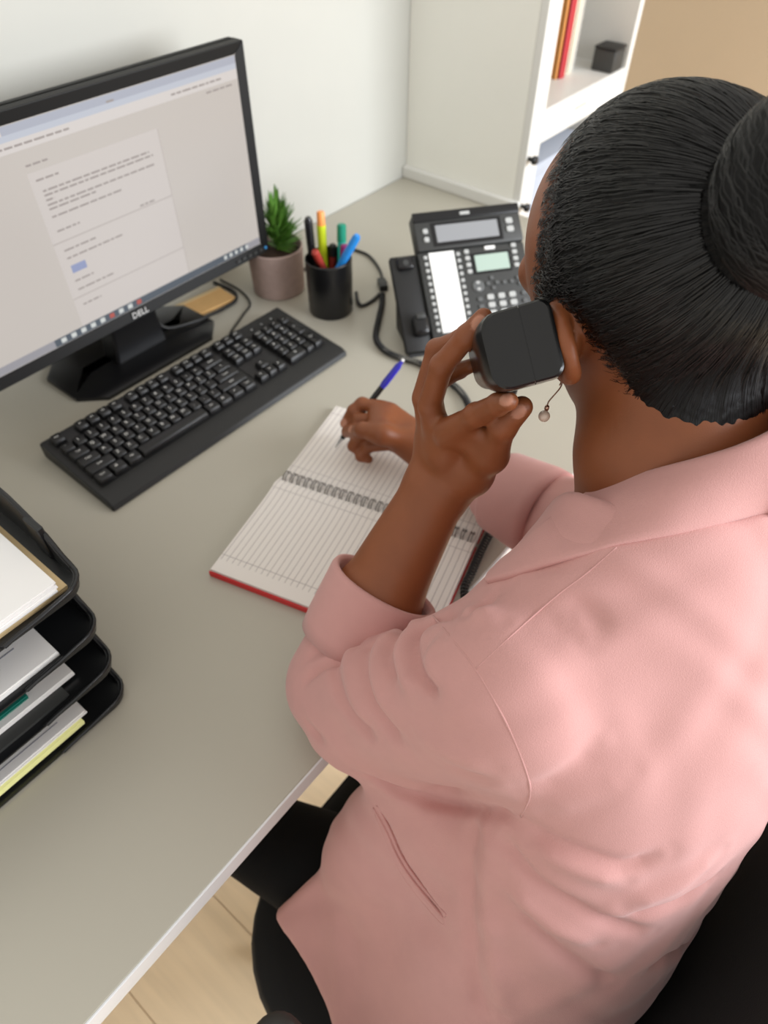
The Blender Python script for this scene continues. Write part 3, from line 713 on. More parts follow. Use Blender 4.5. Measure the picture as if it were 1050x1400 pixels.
def group(prims, k=0.005):
    c = np.mean([p.c for p in prims], 0); r = max(np.linalg.norm(p.c - c) + p.r for p in prims)
    def fn(P):
        F_ = None
        for p in prims:
            d = p.fn(P); F_ = d if F_ is None else smin(F_, d, p.k)
        return F_
    return Prim(fn, c, r, k)
class Shape:
    def __init__(self, prims, post=None): self.prims = prims; self.post = post
    def __call__(self, P, cent=None, br=None):
        """P (B,m,3); blocks far away from a primitive skip it"""
        F_ = np.full(P.shape[:-1], 1.0)
        for p in self.prims:
            if cent is None: F_ = smin(F_, p.fn(P), p.k); continue
            idx = np.nonzero(np.linalg.norm(cent - p.c, axis=1) < p.r + br + p.k + 0.012)[0]
            if len(idx): F_[idx] = smin(F_[idx], p.fn(P[idx]), p.k)
        if self.post: F_ = self.post(P, F_)
        return F_
def raymarch(shape, u, v, t0=0.2, t1=1.3, n=700):
    d = ray(u, v); t = np.linspace(t0, t1, n); P = CAMP + d * t[:, None]
    f = shape(P[None])[0]; i = np.nonzero(f < 0)[0]
    if not len(i):
        i = int(np.argmin(f)); return P[i]
    i = max(i[0], 1); a, b = f[i - 1], f[i]; s = a / (a - b)
    return P[i - 1] * (1 - s) + P[i] * s
def gradn(shape, P, e=0.001):
    P = np.asarray(P, float); g = np.stack([shape((P + np.eye(3)[i] * e)[None])[0] - shape((P - np.eye(3)[i] * e)[None])[0] for i in range(3)], -1)
    return g / (np.linalg.norm(g, axis=-1, keepdims=True) + 1e-9)
def nets(shape, lo, hi, h, n=12):
    lo = np.array(lo, float); hi = np.array(hi, float)
    nb = np.ceil((hi - lo) / (h * n)).astype(int)
    ijk = np.stack(np.meshgrid(*[np.arange(k) for k in nb], indexing='ij'), -1).reshape(-1, 3)
    cen_ = lo + (ijk + 0.5) * n * h
    fc = np.concatenate([shape(c[:, None])[:, 0] for c in np.array_split(cen_, max(1, len(cen_) // 20000))])
    rad = n * h * 0.87
    keep = np.abs(fc) < rad * 1.25 + 0.006
    ijk, cen_ = ijk[keep], cen_[keep]
    G = nb * n + 2
    g = np.arange(n + 1); off = np.stack(np.meshgrid(g, g, g, indexing='ij'), -1)
    VID, VP, Q = [], [], []
    corner = np.array([[i, j, k] for i in (0, 1) for j in (0, 1) for k in (0, 1)])
    edges = [(a, b) for a in range(8) for b in range(a + 1, 8) if np.abs(corner[a] - corner[b]).sum() == 1]
    def cid(c): return ((c[..., 0] + 1) * G[1] + c[..., 1] + 1) * G[2] + c[..., 2] + 1
    for s in range(0, len(ijk), 160):
        bi = ijk[s:s + 160]; B = len(bi)
        base = (bi * n)[:, None, None, None, :] + off[None]
        P = (lo + base * h).reshape(B, -1, 3)
        Fv = shape(P, cen_[s:s + 160], rad).reshape(B, n + 1, n + 1, n + 1)
        S = Fv < 0
        cs = sum(S[:, i:n + i, j:n + j, k:n + k].astype(np.int8) for i, j, k in corner)
        act = np.argwhere((cs > 0) & (cs < 8))
        if not len(act): continue
        cv = np.stack([Fv[act[:, 0], act[:, 1] + i, act[:, 2] + j, act[:, 3] + k] for i, j, k in corner], 1)
        acc = np.zeros((len(act), 3)); cnt = np.zeros(len(act))
        for a, b in edges:
            m = (cv[:, a] < 0) != (cv[:, b] < 0)
            t = np.where(m, cv[:, a] / np.where(m, cv[:, a] - cv[:, b], 1), 0)
            acc += m[:, None] * (corner[a] + (corner[b] - corner[a]) * t[:, None]); cnt += m
        gc = bi[act[:, 0]] * n + act[:, 1:]
        VP.append(lo + (gc + acc / cnt[:, None]) * h); VID.append(cid(gc))
        for ax in range(3):
            a2, a3 = (ax + 1) % 3, (ax + 2) % 3
            sl0 = [slice(0, n)] * 3; sl1 = [slice(0, n)] * 3; sl1[ax] = slice(1, n + 1)
            A = S[(slice(None),) + tuple(sl0)]; Bq = S[(slice(None),) + tuple(sl1)]
            e = np.argwhere(A != Bq)
            if not len(e): continue
            inside = A[e[:, 0], e[:, 1], e[:, 2], e[:, 3]]
            c0 = bi[e[:, 0]] * n + e[:, 1:]
            d2 = np.eye(3, dtype=int)[a2]; d3 = np.eye(3, dtype=int)[a3]
            q = np.stack([cid(c0), cid(c0 - d2), cid(c0 - d2 - d3), cid(c0 - d3)], 1)
            q[~inside] = q[~inside][:, ::-1]
            Q.append(q)
    VID = np.concatenate(VID); VP = np.concatenate(VP); Q = np.concatenate(Q)
    o = np.argsort(VID); VID = VID[o]; VP = VP[o]
    pos = np.searchsorted(VID, Q); pos = np.clip(pos, 0, len(VID) - 1)
    ok = (VID[pos] == Q).all(1)
    return VP, pos[ok]
def sdf_obj(name, VP, Q, m, parent=None, relax=1, cols=None, attrs=None):
    me = bpy.data.meshes.new(name)
    me.vertices.add(len(VP)); me.vertices.foreach_set('co', VP.astype(np.float32).ravel())
    me.loops.add(len(Q) * 4); me.loops.foreach_set('vertex_index', Q.ravel().astype(np.int32))
    me.polygons.add(len(Q)); me.polygons.foreach_set('loop_start', np.arange(0, len(Q) * 4, 4, dtype=np.int32))
    me.update(calc_edges=True); me.validate()
    me.materials.append(m)
    if cols is not None:
        at = me.color_attributes.new('col', 'FLOAT_COLOR', 'POINT'); at.data.foreach_set('color', np.c_[cols, np.ones(len(cols))].astype(np.float32).ravel())
    for k, v in (attrs or {}).items():
        at = me.attributes.new(k, 'FLOAT', 'POINT'); at.data.foreach_set('value', v.astype(np.float32))
    return link(name, me, parent, 3.2)
def laplace(VP, Q, it=1, lam=0.5):
    e = np.concatenate([Q[:, [0, 1]], Q[:, [1, 2]], Q[:, [2, 3]], Q[:, [3, 0]]]); e = np.concatenate([e, e[:, ::-1]])
    deg = np.bincount(e[:, 0], minlength=len(VP)).astype(float); deg[deg == 0] = 1
    for _ in range(it):
        s = np.stack([np.bincount(e[:, 0], VP[e[:, 1], i], len(VP)) for i in range(3)], 1)
        VP = VP + lam * (s / deg[:, None] - VP)
    return VP
def polydist(P, line):
    """distance from points (N,3) to a polyline"""
    best = np.full(len(P), 1e3)
    for a, b in zip(line[:-1], line[1:]):
        ba = b - a; h = np.clip(((P - a) @ ba) / (ba @ ba + 1e-12), 0, 1); d = P - a - h[:, None] * ba
        best = np.minimum(best, np.sqrt((d * d).sum(1)))
    return best
# ------------------------------------------------------------------ the person
# head frame: x to her right, y forward, z up
HYAW, HPIT, HROL = [math.radians(a) for a in (28.6, 18.6, -13.2)]
HR = rotz(-HYAW) @ rotx(-HPIT) @ roty(HROL)
HS = 1.015
EARL = np.array([-0.078, -0.008, -0.002])
HC = pd(781, 472, 0.482) - HR @ (EARL * HS)
def hw(q): return HC + HR @ (np.asarray(q, float) * HS)
def hl(P): return ((P - HC) @ HR) / HS
def hell(c, r, k=0.01, rot=None): return ellp(hw(c), np.array(r) * HS, HR if rot is None else HR @ rot, k)
def hcone(a, b, ra, rb, k=0.01): return cone(hw(a), hw(b), ra * HS, rb * HS, k)
NECK = np.array([0.432, 0.066, 1.06])
# joints
ELB_L = pz(456, 928, 0.800)
UARM_L = pz(506, 962, 0.806)                      # where the upper arm meets the elbow
WR_L = pd(608, 648, 0.62)
SH_L = np.array([0.240, 0.070, 0.970])
ELB_R = pz(815, 738, 0.825)
WR_R = pz(598, 626, 0.787)
SH_R = np.array([0.590, 0.030, 0.985])

def finger(js, rs, k=0.004):
    return group([cone(a, b, ra, rb, k) for a, b, ra, rb in zip(js[:-1], js[1:], rs[:-1], rs[1:])], 0.0035)
def hand(W_, fore, fing, thumb, wdir, scale=1.0):
    """W_ wrist, fore elbow; fing four joint lists from index to little finger; thumb joint list; wdir width direction of the wrist"""
    pr = []
    ax = nrm(W_ - fore); wd = nrm(wdir - ax * (wdir @ ax))
    L = np.linalg.norm(W_ - fore)
    for s in (-1, 1):
        pr.append(cone(fore + wd * s * 0.006, fore + ax * L * 0.35 + wd * s * 0.010, 0.028, 0.033, 0.03))
        pr.append(cone(fore + ax * L * 0.35 + wd * s * 0.010, W_ - ax * 0.012 + wd * s * 0.0095, 0.033, 0.0195, 0.02))
        pr.append(cone(W_ - ax * 0.012 + wd * s * 0.0095, W_ + ax * 0.012 + wd * s * 0.0115, 0.0195, 0.0175, 0.015))
    for i, f in enumerate(fing):
        o = W_ + wd * (0.012 - 0.008 * i)
        pr.append(cone(o, f[0] + (o - f[0]) * 0.08, 0.0155, 0.0118 - 0.0007 * i, 0.012))
    pr.append(cone((fing[0][0] + W_) / 2, (fing[3][0] + W_) / 2, 0.0145, 0.013, 0.012))
    pr.append(cone(W_ + wd * 0.01, thumb[0], 0.017, 0.0165, 0.014))
    pr.append(cone(thumb[0], thumb[1], 0.0165, 0.0128, 0.012))
    pr.append(cone(thumb[1], fing[0][0] * 0.75 + fing[0][1] * 0.25, 0.011, 0.010, 0.014))
    pr.append(cone(thumb[1] * 0.55 + thumb[2] * 0.45, fing[0][0] * 0.45 + fing[0][1] * 0.55, 0.0075, 0.0075, 0.012))
    R4 = ((0.0102, 0.0092, 0.0082, 0.0068), (0.0102, 0.0094, 0.0084, 0.0070), (0.0098, 0.0088, 0.0078, 0.0066), (0.0088, 0.0078, 0.0070, 0.0060))
    for f, r in zip(fing, R4):
        g = finger(f, [x * scale for x in r]); g.k = 0.005; pr.append(g)
    g = finger(thumb[1:], [0.0128, 0.0108, 0.0086]); g.k = 0.006; pr.append(g)
    return pr
LF = [[pd(*q) for q in f] for f in (
    [(613, 592, .572), (651, 567, .528), (681, 553, .499), (696, 549, .484)],
    [(588, 552, .575), (604, 500, .545), (638, 460, .516), (661, 434, .502)],
    [(579, 541, .600), (597, 478, .575), (630, 464, .548), (652, 472, .532)],
    [(582, 563, .625), (601, 522, .600), (628, 506, .578), (644, 500, .562)])]
LT = [pd(*q) for q in ((646, 648, .60), (671, 622, .566), (688, 583, .530), (713, 557, .511))]
# the writing hand closes on the pen: the tips of index, middle finger and thumb touch the barrel
PEN0, PEN1 = pz(458, 612, DESK + 0.0105), pz(548, 496, 0.865)
_pd = nrm(PEN1 - PEN0)
def grip(L_, n_, r_): n_ = np.array(n_, float); n_ = nrm(n_ - _pd * (n_ @ _pd)); return PEN0 + _pd * L_ + n_ * (0.0042 + r_ - 0.0008)
def bent(mcp, pip, tip, lift=0.006): return [mcp, pip, pip * 0.5 + tip * 0.5 + np.array([0, 0, lift]), tip]
RF = [bent(pz(533, 561, .814), pz(495, 552, .812), grip(0.037, (-0.2, 0.8, 0.5), 0.0066)),
      bent(pz(530, 574, .814), pz(491, 574, .800), grip(0.029, (0.6, 0.3, -0.6), 0.0068), 0.002)] + [[pz(*q) for q in f] for f in (
    [(532, 592, .808), (493, 594, .798), (483, 610, .778), (493, 618, .7705)],
    [(538, 607, .793), (503, 611, .783), (493, 624, .770), (504, 628, .768)])]
RTb = [pz(566, 606, .800), pz(522, 594, .820), pz(496, 588, .816), grip(0.034, (-0.7, -0.5, 0.6), 0.0083)]

# ear of her left side as a flat shell, helix rim and lobe
def ear(s):
    e = []; A_ = rotx(math.radians(17)); c0 = np.array([s * 0.08, -0.008, 0.0])
    def tf(q): q = np.array(q, float) - c0; q[2] *= 0.84; return c0 + A_ @ q + np.array([0, -0.001, -0.004])
    er = A_ @ roty(math.radians(-8 * s)) @ rotz(math.radians(28 * s))
    e.append(hell(tf((s * 0.0795, -0.008, 0.0)), (0.0055, 0.017, 0.025), 0.008, er))
    rim = [(0.0735, 0.012, 0.012), (0.079, 0.010, 0.026), (0.086, -0.004, 0.034), (0.092, -0.020, 0.026), (0.093, -0.026, 0.008), (0.088, -0.021, -0.012), (0.0805, 0.000, -0.029), (0.0755, 0.017, -0.034)]
    rim = spline([tf((s * a, b, c)) for a, b, c in rim], 3)
    rr = np.interp(np.linspace(0, 1, len(rim)), [0, 0.2, 0.6, 0.85, 1], [0.0035, 0.0045, 0.0048, 0.006, 0.0065])
    e.append(group([hcone(a, b, ra, rb, 0.004) for a, b, ra, rb in zip(rim[:-1], rim[1:], rr[:-1], rr[1:])], 0.006))
    e.append(hell(rim[-1] + np.array([-s * 0.001, -0.002, -0.002]), (0.006, 0.008, 0.008), 0.005)); ear.lobe = rim[-1]
    return e
CR = dict(c=(0, -0.012, 0.038), r=(0.0795, 0.1035, 0.0905))
head_pr = [
    hell(CR['c'], CR['r'], 0.02), hell((0, 0.030, -0.006), (0.067, 0.067, 0.092), 0.03),
    hell((0, 0.052, -0.078), (0.046, 0.040, 0.040), 0.03), hell((0, 0.080, -0.104), (0.020, 0.018, 0.016), 0.02),
    hell((-0.043, 0.060, -0.030), (0.024, 0.026, 0.026), 0.02), hell((0.043, 0.060, -0.030), (0.024, 0.026, 0.026), 0.02),
    hcone((-0.045, 0.080, 0.022), (0.045, 0.080, 0.022), 0.013, 0.013, 0.015),
    hcone((0, 0.096, 0.012), (0, 0.116, -0.028), 0.008, 0.012, 0.010), hell((-0.011, 0.105, -0.032), (0.008, 0.010, 0.008), 0.006), hell((0.011, 0.105, -0.032), (0.008, 0.010, 0.008), 0.006),
    hcone((-0.018, 0.096, -0.060), (0.018, 0.096, -0.060), 0.0065, 0.0065, 0.006), hcone((-0.015, 0.095, -0.071), (0.015, 0.095, -0.071), 0.0075, 0.0075, 0.004),
    hell((-0.032, 0.082, 0.004), (0.015, 0.012, 0.011), 0.004), hell((0.032, 0.082, 0.004), (0.015, 0.012, 0.011), 0.004),
    cone(hw((0, -0.028, -0.045)), NECK, 0.057, 0.060, 0.035), cone(hw((0, 0.02, -0.07)), NECK + np.array([0, 0.02, 0]), 0.042, 0.05, 0.03),
] + ear(1) + ear(-1)
torso_pr = [cone(NECK, (0.40, 0.03, 0.98), 0.056, 0.075, 0.03), cone((0.37, 0.015, 0.90), (0.28, 0.0, 0.62), 0.095, 0.11, 0.04), cone((0.40, 0.03, 0.98), (0.37, 0.015, 0.90), 0.08, 0.095, 0.03),
            cone((0.39, 0.03, 0.995), SH_L, 0.05, 0.04, 0.03), cone((0.42, 0.03, 0.995), SH_R, 0.05, 0.04, 0.03),
            cone(SH_L, UARM_L, 0.042, 0.036, 0.02), cone(SH_R, ELB_R, 0.042, 0.036, 0.02)]
wd_l = nrm(pd(655, 668, 0.61) - pd(570, 625, 0.625))
hl_pr = hand(WR_L, ELB_L, LF, LT, wd_l)
wd_r = nrm(RTb[0] - RF[3][0])
hr_pr = hand(WR_R, ELB_R, RF, RTb, wd_r, 0.97)
body = Shape(head_pr + torso_pr + hl_pr + hr_pr)
# nails: centres found on the surface, axes along the last phalanx
NAILS = []
for f, u, v in ((LF[1], 654, 442), (LF[0], 691, 545), (LT, 709, 564), (RF[0], 469, 578), (RTb, 478, 586)):
    c = raymarch(body, u, v); NAILS.append((c, nrm(f[-1] - f[-2])))
def body_post(P, F_):
    shp = F_.shape; X = P.reshape(-1, 3); d = F_.ravel().copy()
    for c, a in NAILS:
        m = np.nonzero(np.abs(X - c).max(1) < 0.014)[0]
        if not len(m): continue
        q = X[m] - c; al = q @ a; pe = np.sqrt(np.maximum((q * q).sum(1) - al * al, 0))
        e = np.sqrt((al / 0.0070) ** 2 + (pe / 0.0058) ** 2)
        d[m] += 0.0006 * np.exp(-((e - 1.0) / 0.16) ** 2) - 0.00025 * (e < 0.9)
    return d.reshape(shp)
body.post = body_post
VP, Q = nets(body, (0.12, -0.17, 0.48), (0.78, 0.62, 1.36), 0.0017)
VP = laplace(VP, Q, 1, 0.35)
skin = np.array(lin(136, 77, 43)[:3]); cols = np.tile(skin, (len(VP), 1))
hq = hl(VP)
for c, a in NAILS:
    q = VP - c; al = q @ a; pe = np.sqrt(np.maximum((q * q).sum(1) - al * al, 0))
    e = np.sqrt((al / 0.0070) ** 2 + (pe / 0.0058) ** 2); w = np.clip((1.05 - e) / 0.2, 0, 1)[:, None]
    cols = cols * (1 - w) + np.array(lin(188, 132, 108)[:3]) * w
near = np.linalg.norm(hq, axis=1) < 0.16
lip = near & (np.abs(hq[:, 0]) < 0.026) & (hq[:, 1] > 0.093) & (np.abs(hq[:, 2] + 0.066) < 0.011)
cols[lip] = lin(98, 48, 42)[:3]
eye = near & (((hq[:, 0].__abs__() - 0.032) / 0.012) ** 2 + ((hq[:, 2] - 0.004) / 0.005) ** 2 < 1) & (hq[:, 1] > 0.085)
cols[eye] = lin(215, 210, 205)[:3]
iris = near & ((hq[:, 0].__abs__() - 0.032) ** 2 + (hq[:, 2] - 0.004) ** 2 < 0.0045 ** 2) & (hq[:, 1] > 0.085)
cols[iris] = lin(30, 18, 14)[:3]
brow = near & (np.abs(hq[:, 0].__abs__() - 0.034) < 0.020) & (np.abs(hq[:, 2] - 0.026 + 0.2 * (np.abs(hq[:, 0]) - 0.034) ** 2 / 0.01) < 0.0035) & (hq[:, 1] > 0.07)
cols[brow] = lin(28, 20, 18)[:3]
skin_m = mat('skin', (136, 77, 43), 0.47, bump=0.10, scale=900, vary=0.06, vscale=45, attr='col', spec=0.45, sss=0.12)
person = sdf_obj('person', VP, Q, skin_m, None, cols=cols)
tag(person, 'person in a pink blazer writing at the desk with a phone handset at the ear', 'person')

# ------------------------------------------------------------------ jacket
TZ = np.array([0.47, 0.52, 0.58, 0.66, 0.74, 0.82, 0.90, 0.98, 1.03, 1.065, 1.09])
TCX = np.array([0.245, 0.250, 0.26, 0.275, 0.295, 0.32, 0.348, 0.38, 0.405, 0.42, 0.43])
TCY = np.array([0.03, 0.025, 0.01, -0.005, -0.01, -0.005, 0.005, 0.02, 0.035, 0.05, 0.06])
TA = np.array([0.225, 0.218, 0.208, 0.190, 0.178, 0.174, 0.176, 0.165, 0.130, 0.095, 0.078])
TB = np.array([0.18, 0.172, 0.160, 0.142, 0.126, 0.122, 0.124, 0.112, 0.092, 0.080, 0.070])
zz = np.linspace(0.45, 1.12, 400)
def smooth(y):
    v = np.interp(zz, TZ, y); kk = np.exp(-np.linspace(-2, 2, 41) ** 2); kk /= kk.sum()
    return np.convolve(np.pad(v, 20, 'edge'), kk, 'valid')
_cx, _cy, _a, _b = smooth(TCX), smooth(TCY), smooth(TA), smooth(TB)
def torso_fn(P):
    z = P[..., 2]; cx, cy, a, b = (np.interp(z, zz, s) for s in (_cx, _cy, _a, _b))
    d = (np.sqrt(((P[..., 0] - cx) / a) ** 2 + ((P[..., 1] - cy) / b) ** 2) - 1) * np.minimum(a, b) * 0.95
    return smax(smax(d, z - 1.078, 0.02), 0.498 - z, 0.012)
CUF_L = ELB_L + (WR_L - ELB_L) * 0.36
CUF_R = ELB_R + (WR_R - ELB_R) * 0.52
def tri(a, b, c, r, k=0.02):
    a, b, c = (np.asarray(x, float) for x in (a, b, c)); n = nrm(np.cross(b - a, c - a))
    def fn(P):
        q = P - a; h = q @ n; pl = q - h[..., None] * n
        d2 = None
        ins = np.ones(P.shape[:-1], bool); best = np.full(P.shape[:-1], 1e3)
        for p0, p1 in ((a, b), (b, c), (c, a)):
            e = p1 - p0; w = P - p0; t = np.clip((w @ e) / (e @ e), 0, 1); dd = w - t[..., None] * e
            best = np.minimum(best, np.sqrt((dd * dd).sum(-1))); ins &= (np.cross(n, e) * w).sum(-1) > 0
        return np.where(ins, np.abs(h), best) - r
    cc = (a + b + c) / 3
    return Prim(fn, cc, max(np.linalg.norm(x - cc) for x in (a, b, c)) + r, k)
FE = pz(497, 1052, 0.74)
FA, FT, FB = pz(478, 1168, 0.63), pz(388, 1250, 0.555), pz(480, 1395, 0.525)
FC = pz(580, 1330, 0.60); FD = pz(560, 1180, 0.66)
jk = [Prim(torso_fn, (0.33, 0.0, 0.78), 0.45, 0.02),
      cone((0.372, 0.05, 1.010), SH_L + np.array([0.012, 0, 0]), 0.045, 0.062, 0.05), cone((0.47, 0.05, 1.010), SH_R, 0.045, 0.062, 0.05),
      group([cone(SH_L, UARM_L, 0.069, 0.061, 0.02), cone(UARM_L, pz(460, 940, 0.798), 0.059, 0.047, 0.03), cone(ELB_L, CUF_L, 0.0445, 0.0425, 0.006)], 0.006),
      group([cone(SH_R, ELB_R, 0.066, 0.056, 0.02), cone(ELB_R, CUF_R, 0.054, 0.048, 0.03)], 0.02),
      tri(FT, FA, FB, 0.009, 0.02), tri(FA, FB, FC, 0.012, 0.03), tri(FA, FC, FD, 0.014, 0.03), ellp((0.303, 0.083, 0.908), (0.075, 0.060, 0.085), None, 0.05), ellp((0.44, 0.07, 0.92), (0.075, 0.06, 0.085), None, 0.05), cone((0.220, 0.096, 0.772), (0.186, 0.124, 0.65), 0.060, 0.068, 0.04)]
_neckhole = group([cone((0.440, 0.110, 0.975), (0.447, 0.104, 1.035), 0.045, 0.084, 0.01), cone((0.447, 0.104, 1.035), (0.447, 0.09, 1.12), 0.084, 0.115, 0.01)])
jacket_s = Shape(jk, lambda P, f: smax(f, -_neckhole.fn(P), 0.008))
VPj, Qj = nets(jacket_s, (0.0, -0.25, 0.46), (0.80, 0.45, 1.16), 0.0028)
VPj = laplace(VPj, Qj, 2, 0.5)
NJ = np.concatenate([gradn(jacket_s, c) for c in np.array_split(VPj, 8)])
def jpath(px): return np.array([raymarch(jacket_s, u, v) for u, v in spline(px, 4)])
disp = np.zeros(len(VPj))
# folds: (pixel polyline, depth of the valley (+) or ridge (-), width)
FOLDS = [
    ([(513, 1103), (530, 1135), (545, 1170), (568, 1205), (608, 1253)], 0.0040, 0.0034),
    ([(603, 842), (585, 850), (566, 872), (566, 905), (580, 930), (609, 958)], 0.0050, 0.0050), ([(612, 868), (600, 880), (592, 905), (606, 940)], -0.0035, 0.008),
    ([(562, 848), (540, 866), (529, 888), (533, 912), (545, 940)], 0.0040, 0.0055), ([(572, 848), (550, 885), (553, 920), (572, 952)], -0.0038, 0.0070),
    ([(521, 866), (500, 886), (497, 915), (509, 956), (530, 995), (556, 1022)], 0.0036, 0.0065), ([(535, 862), (515, 890), (516, 930), (536, 980)], -0.0030, 0.0075),
    ([(476, 872), (458, 900), (466, 949), (490, 990), (520, 1015)], 0.0034, 0.0065), ([(490, 872), (476, 905), (486, 955), (510, 992)], -0.0030, 0.0075),
    ([(410, 936), (432, 918), (462, 898), (506, 866)], 0.0036, 0.0055), ([(412, 905), (440, 888), (480, 868)], 0.0026, 0.0050), ([(492, 1060), (560, 1088), (640, 1106), (708, 1120)], 0.0055, 0.0055),
    ([(412, 975), (425, 1000), (450, 1022)], 0.0030, 0.006), ([(600, 838), (640, 838), (690, 800)], 0.0035, 0.006),
    ([(600, 1040), (640, 1060), (690, 1075)], 0.0022, 0.008), ([(560, 1000), (620, 1030), (680, 1050)], -0.0016, 0.010),
    ([(708, 1124), (745, 1146), (780, 1160), (852, 1184), (912, 1166)], 0.0034, 0.0065), ([(720, 1150), (790, 1186), (860, 1206)], -0.003, 0.008),
    ([(678, 1136), (710, 1180), (750, 1220), (828, 1262), (888, 1277)], 0.0044, 0.0070), ([(690, 1200), (740, 1250), (820, 1292)], -0.0036, 0.009),
    ([(700, 1240), (774, 1310), (840, 1346)], 0.0034, 0.0070), ([(840, 1262), (890, 1248), (942, 1229), (996, 1190)], 0.0036, 0.0065), ([(850, 1240), (930, 1205), (990, 1160)], -0.003, 0.008),
    ([(880, 1330), (950, 1290), (1000, 1240)], 0.0034, 0.007), ([(770, 850), (790, 830), (815, 850), (800, 875)], 0.0022, 0.008),
    ([(725, 1085), (770, 1060), (830, 1010)], 0.0020, 0.009), ([(742, 1110), (800, 1090), (870, 1050)], -0.0016, 0.010), ([(648, 1110), (640, 1200), (648, 1330), (660, 1398)], 0.0034, 0.009), ([(672, 1130), (668, 1250), (690, 1390)], -0.003, 0.010),
    ([(700, 770), (740, 775), (790, 765)], 0.0018, 0.006), ([(690, 850), (650, 835), (610, 845)], -0.003, 0.008),
]
for pxl, A, wd_ in FOLDS:
    L3 = jpath(pxl); m = np.nonzero(((VPj > L3.min(0) - 4 * wd_) & (VPj < L3.max(0) + 4 * wd_)).all(1))[0]
    if not len(m): continue
    d = polydist(VPj[m], L3)
    ends = np.minimum(np.linalg.norm(VPj[m] - L3[0], axis=1), np.linalg.norm(VPj[m] - L3[-1], axis=1))
    disp[m] -= 1.55 * A * np.exp(-(d / wd_) ** 2) * np.clip(ends / 0.018, 0.15, 1)
X = VPj
disp += 0.0009 * np.sin(X[:, 0] * 55 + 4 * np.sin(X[:, 2] * 23 + X[:, 1] * 31)) + 0.0006 * np.sin(X[:, 2] * 90 + 5 * np.sin(X[:, 0] * 40))
VPj = laplace(VPj + NJ * disp[:, None], Qj, 1, 0.4)
jacket = sdf_obj('jacket', VPj, Qj, M['jacket'], person)
jacket['label'] = 'dusty pink blazer with turned-up sleeves'
# seams lie on the finished cloth
_jt = bpy.data.objects['jacket']
def jhit(u, v):
    d = Vector(ray(u, v)); ok, loc, nn, _ = _jt.ray_cast(Vector(CAMP), d.normalized())
    return (np.array(loc), np.array(nn)) if ok else (None, None)
def seam(px, r, m, name='seam', sink=0.0003, n=8):
    pts = []
    for u, v in spline(px, n):
        p, nn = jhit(u, v)
        if p is not None: pts.append(p - nn * sink)
    pts = np.array(pts)
    for _ in range(2): pts[1:-1] = 0.25 * pts[:-2] + 0.5 * pts[1:-1] + 0.25 * pts[2:]
    return MB().tube(pts, r, 6).build(name, m, jacket, 3.2)
bpy.context.view_layer.update()
seam([(592, 842), (615, 870), (650, 915), (690, 985), (716, 1045), (725, 1085), (712, 1117)], 0.0009, M['jacket'])
seam([(650, 915), (700, 868), (760, 815), (800, 785), (843, 748)], 0.0007, M['jacket'])
PK = [(513, 1103), (530, 1135), (545, 1170), (568, 1205), (608, 1253)]
seam([(u + 2.4, v - 1.8) for u, v in PK], 0.0016, M['jacket'], 'pocket_lip', 0.0002)
seam([(u - 2.4, v + 1.8) for u, v in PK], 0.0016, M['jacket'], 'pocket_lip', 0.0002)
seam([(512, 1112), (538, 1175), (560, 1212), (603, 1263), (608, 1254)], 0.0007, M['jacket'], 'pocket_welt')

# collar: from the lapel round the back of the neck, turned down over the shoulders
NKC = np.array([0.44, 0.075])
def ring(phi_, r, z): a = math.radians(phi_); return np.array([NKC[0] + r * math.cos(a), NKC[1] + r * math.sin(a), z])
def onj(p):
    p = np.array(p, float)
    for _ in range(12): p = p - gradn(jacket_s, p[None])[0] * jacket_s(p[None, None])[0, 0]
    return p
ST = []
for (tu, tv), (bu_, bv_) in (((672, 782), (664, 800)), ((700, 757), (700, 790)), ((750, 713), (765, 770))):
    T = raymarch(jacket_s, tu, tv, 0.2, 0.60); ST.append([T + 0.002 * gradn(jacket_s, T[None])[0], raymarch(jacket_s, bu_, bv_, 0.2, 0.62), 0.35])
for ph_, z, (bu_, bv_) in ((156, 1.046, (812, 757)), (166, 1.062, (843, 747)), (178, 1.081, (885, 739)), (192, 1.099, (930, 731)), (206, 1.112, (985, 718)), (226, 1.125, (1046, 703))):
    ST.append([ring(ph_, 0.068, z), raymarch(jacket_s, bu_, bv_), 1.0])
ST.append([ring(248, 0.068, 1.134), onj(ring(248, 0.105, 1.09)), 1.0]); ST.append([ring(270, 0.068, 1.138), onj(ring(270, 0.105, 1.09)), 1.0])
for T, B_, f_ in ST[3:-1][::-1]:
    mT = T.copy(); mB = B_.copy(); mT[0] = 2 * NKC[0] - T[0]; mB[0] = 2 * NKC[0] - B_[0]
    if f_ < 1: mT = onj(mT) + np.array([0, 0, 0.002])
    ST.append([mT, onj(mB), f_])
TT = spline([a[0] for a in ST], 4); BB = spline([a[1] for a in ST], 4); FF = spline([[a[2], 0, 0] for a in ST], 4)[:, 0]
rings = []
for T, B_, f_ in zip(TT, BB, FF):
    c2 = np.array([NKC[0], NKC[1], 0]); ou = T - c2; ou[2] = 0; ou = nrm(ou); up_ = np.array([0, 0, 1.0])
    nb = gradn(jacket_s, B_[None])[0]; th = 0.0045
    mid = (T + B_) / 2 + nrm(ou + up_ * 0.6) * (0.010 * f_ + 0.002)
    q1 = T * 0.75 + B_ * 0.25 + nrm(ou + up_ * 0.8) * (0.009 * f_ + 0.002)
    inner = T - ou * th * f_ - up_ * 0.03 * f_
    rings.append([inner - ou * 0.0, T - ou * th * f_ - up_ * 0.003, T + up_ * 0.0015, T + ou * 0.004 * f_ + up_ * 0.0, q1, mid, B_ * 0.85 + mid * 0.15 + nb * 0.004, B_ + nb * 0.0022, B_ - nb * 0.003, B_ * 0.6 + T * 0.4 - nb * 0.006])
col_o = MB().loft(rings).build('collar', M['jacket'], jacket, 3.2)
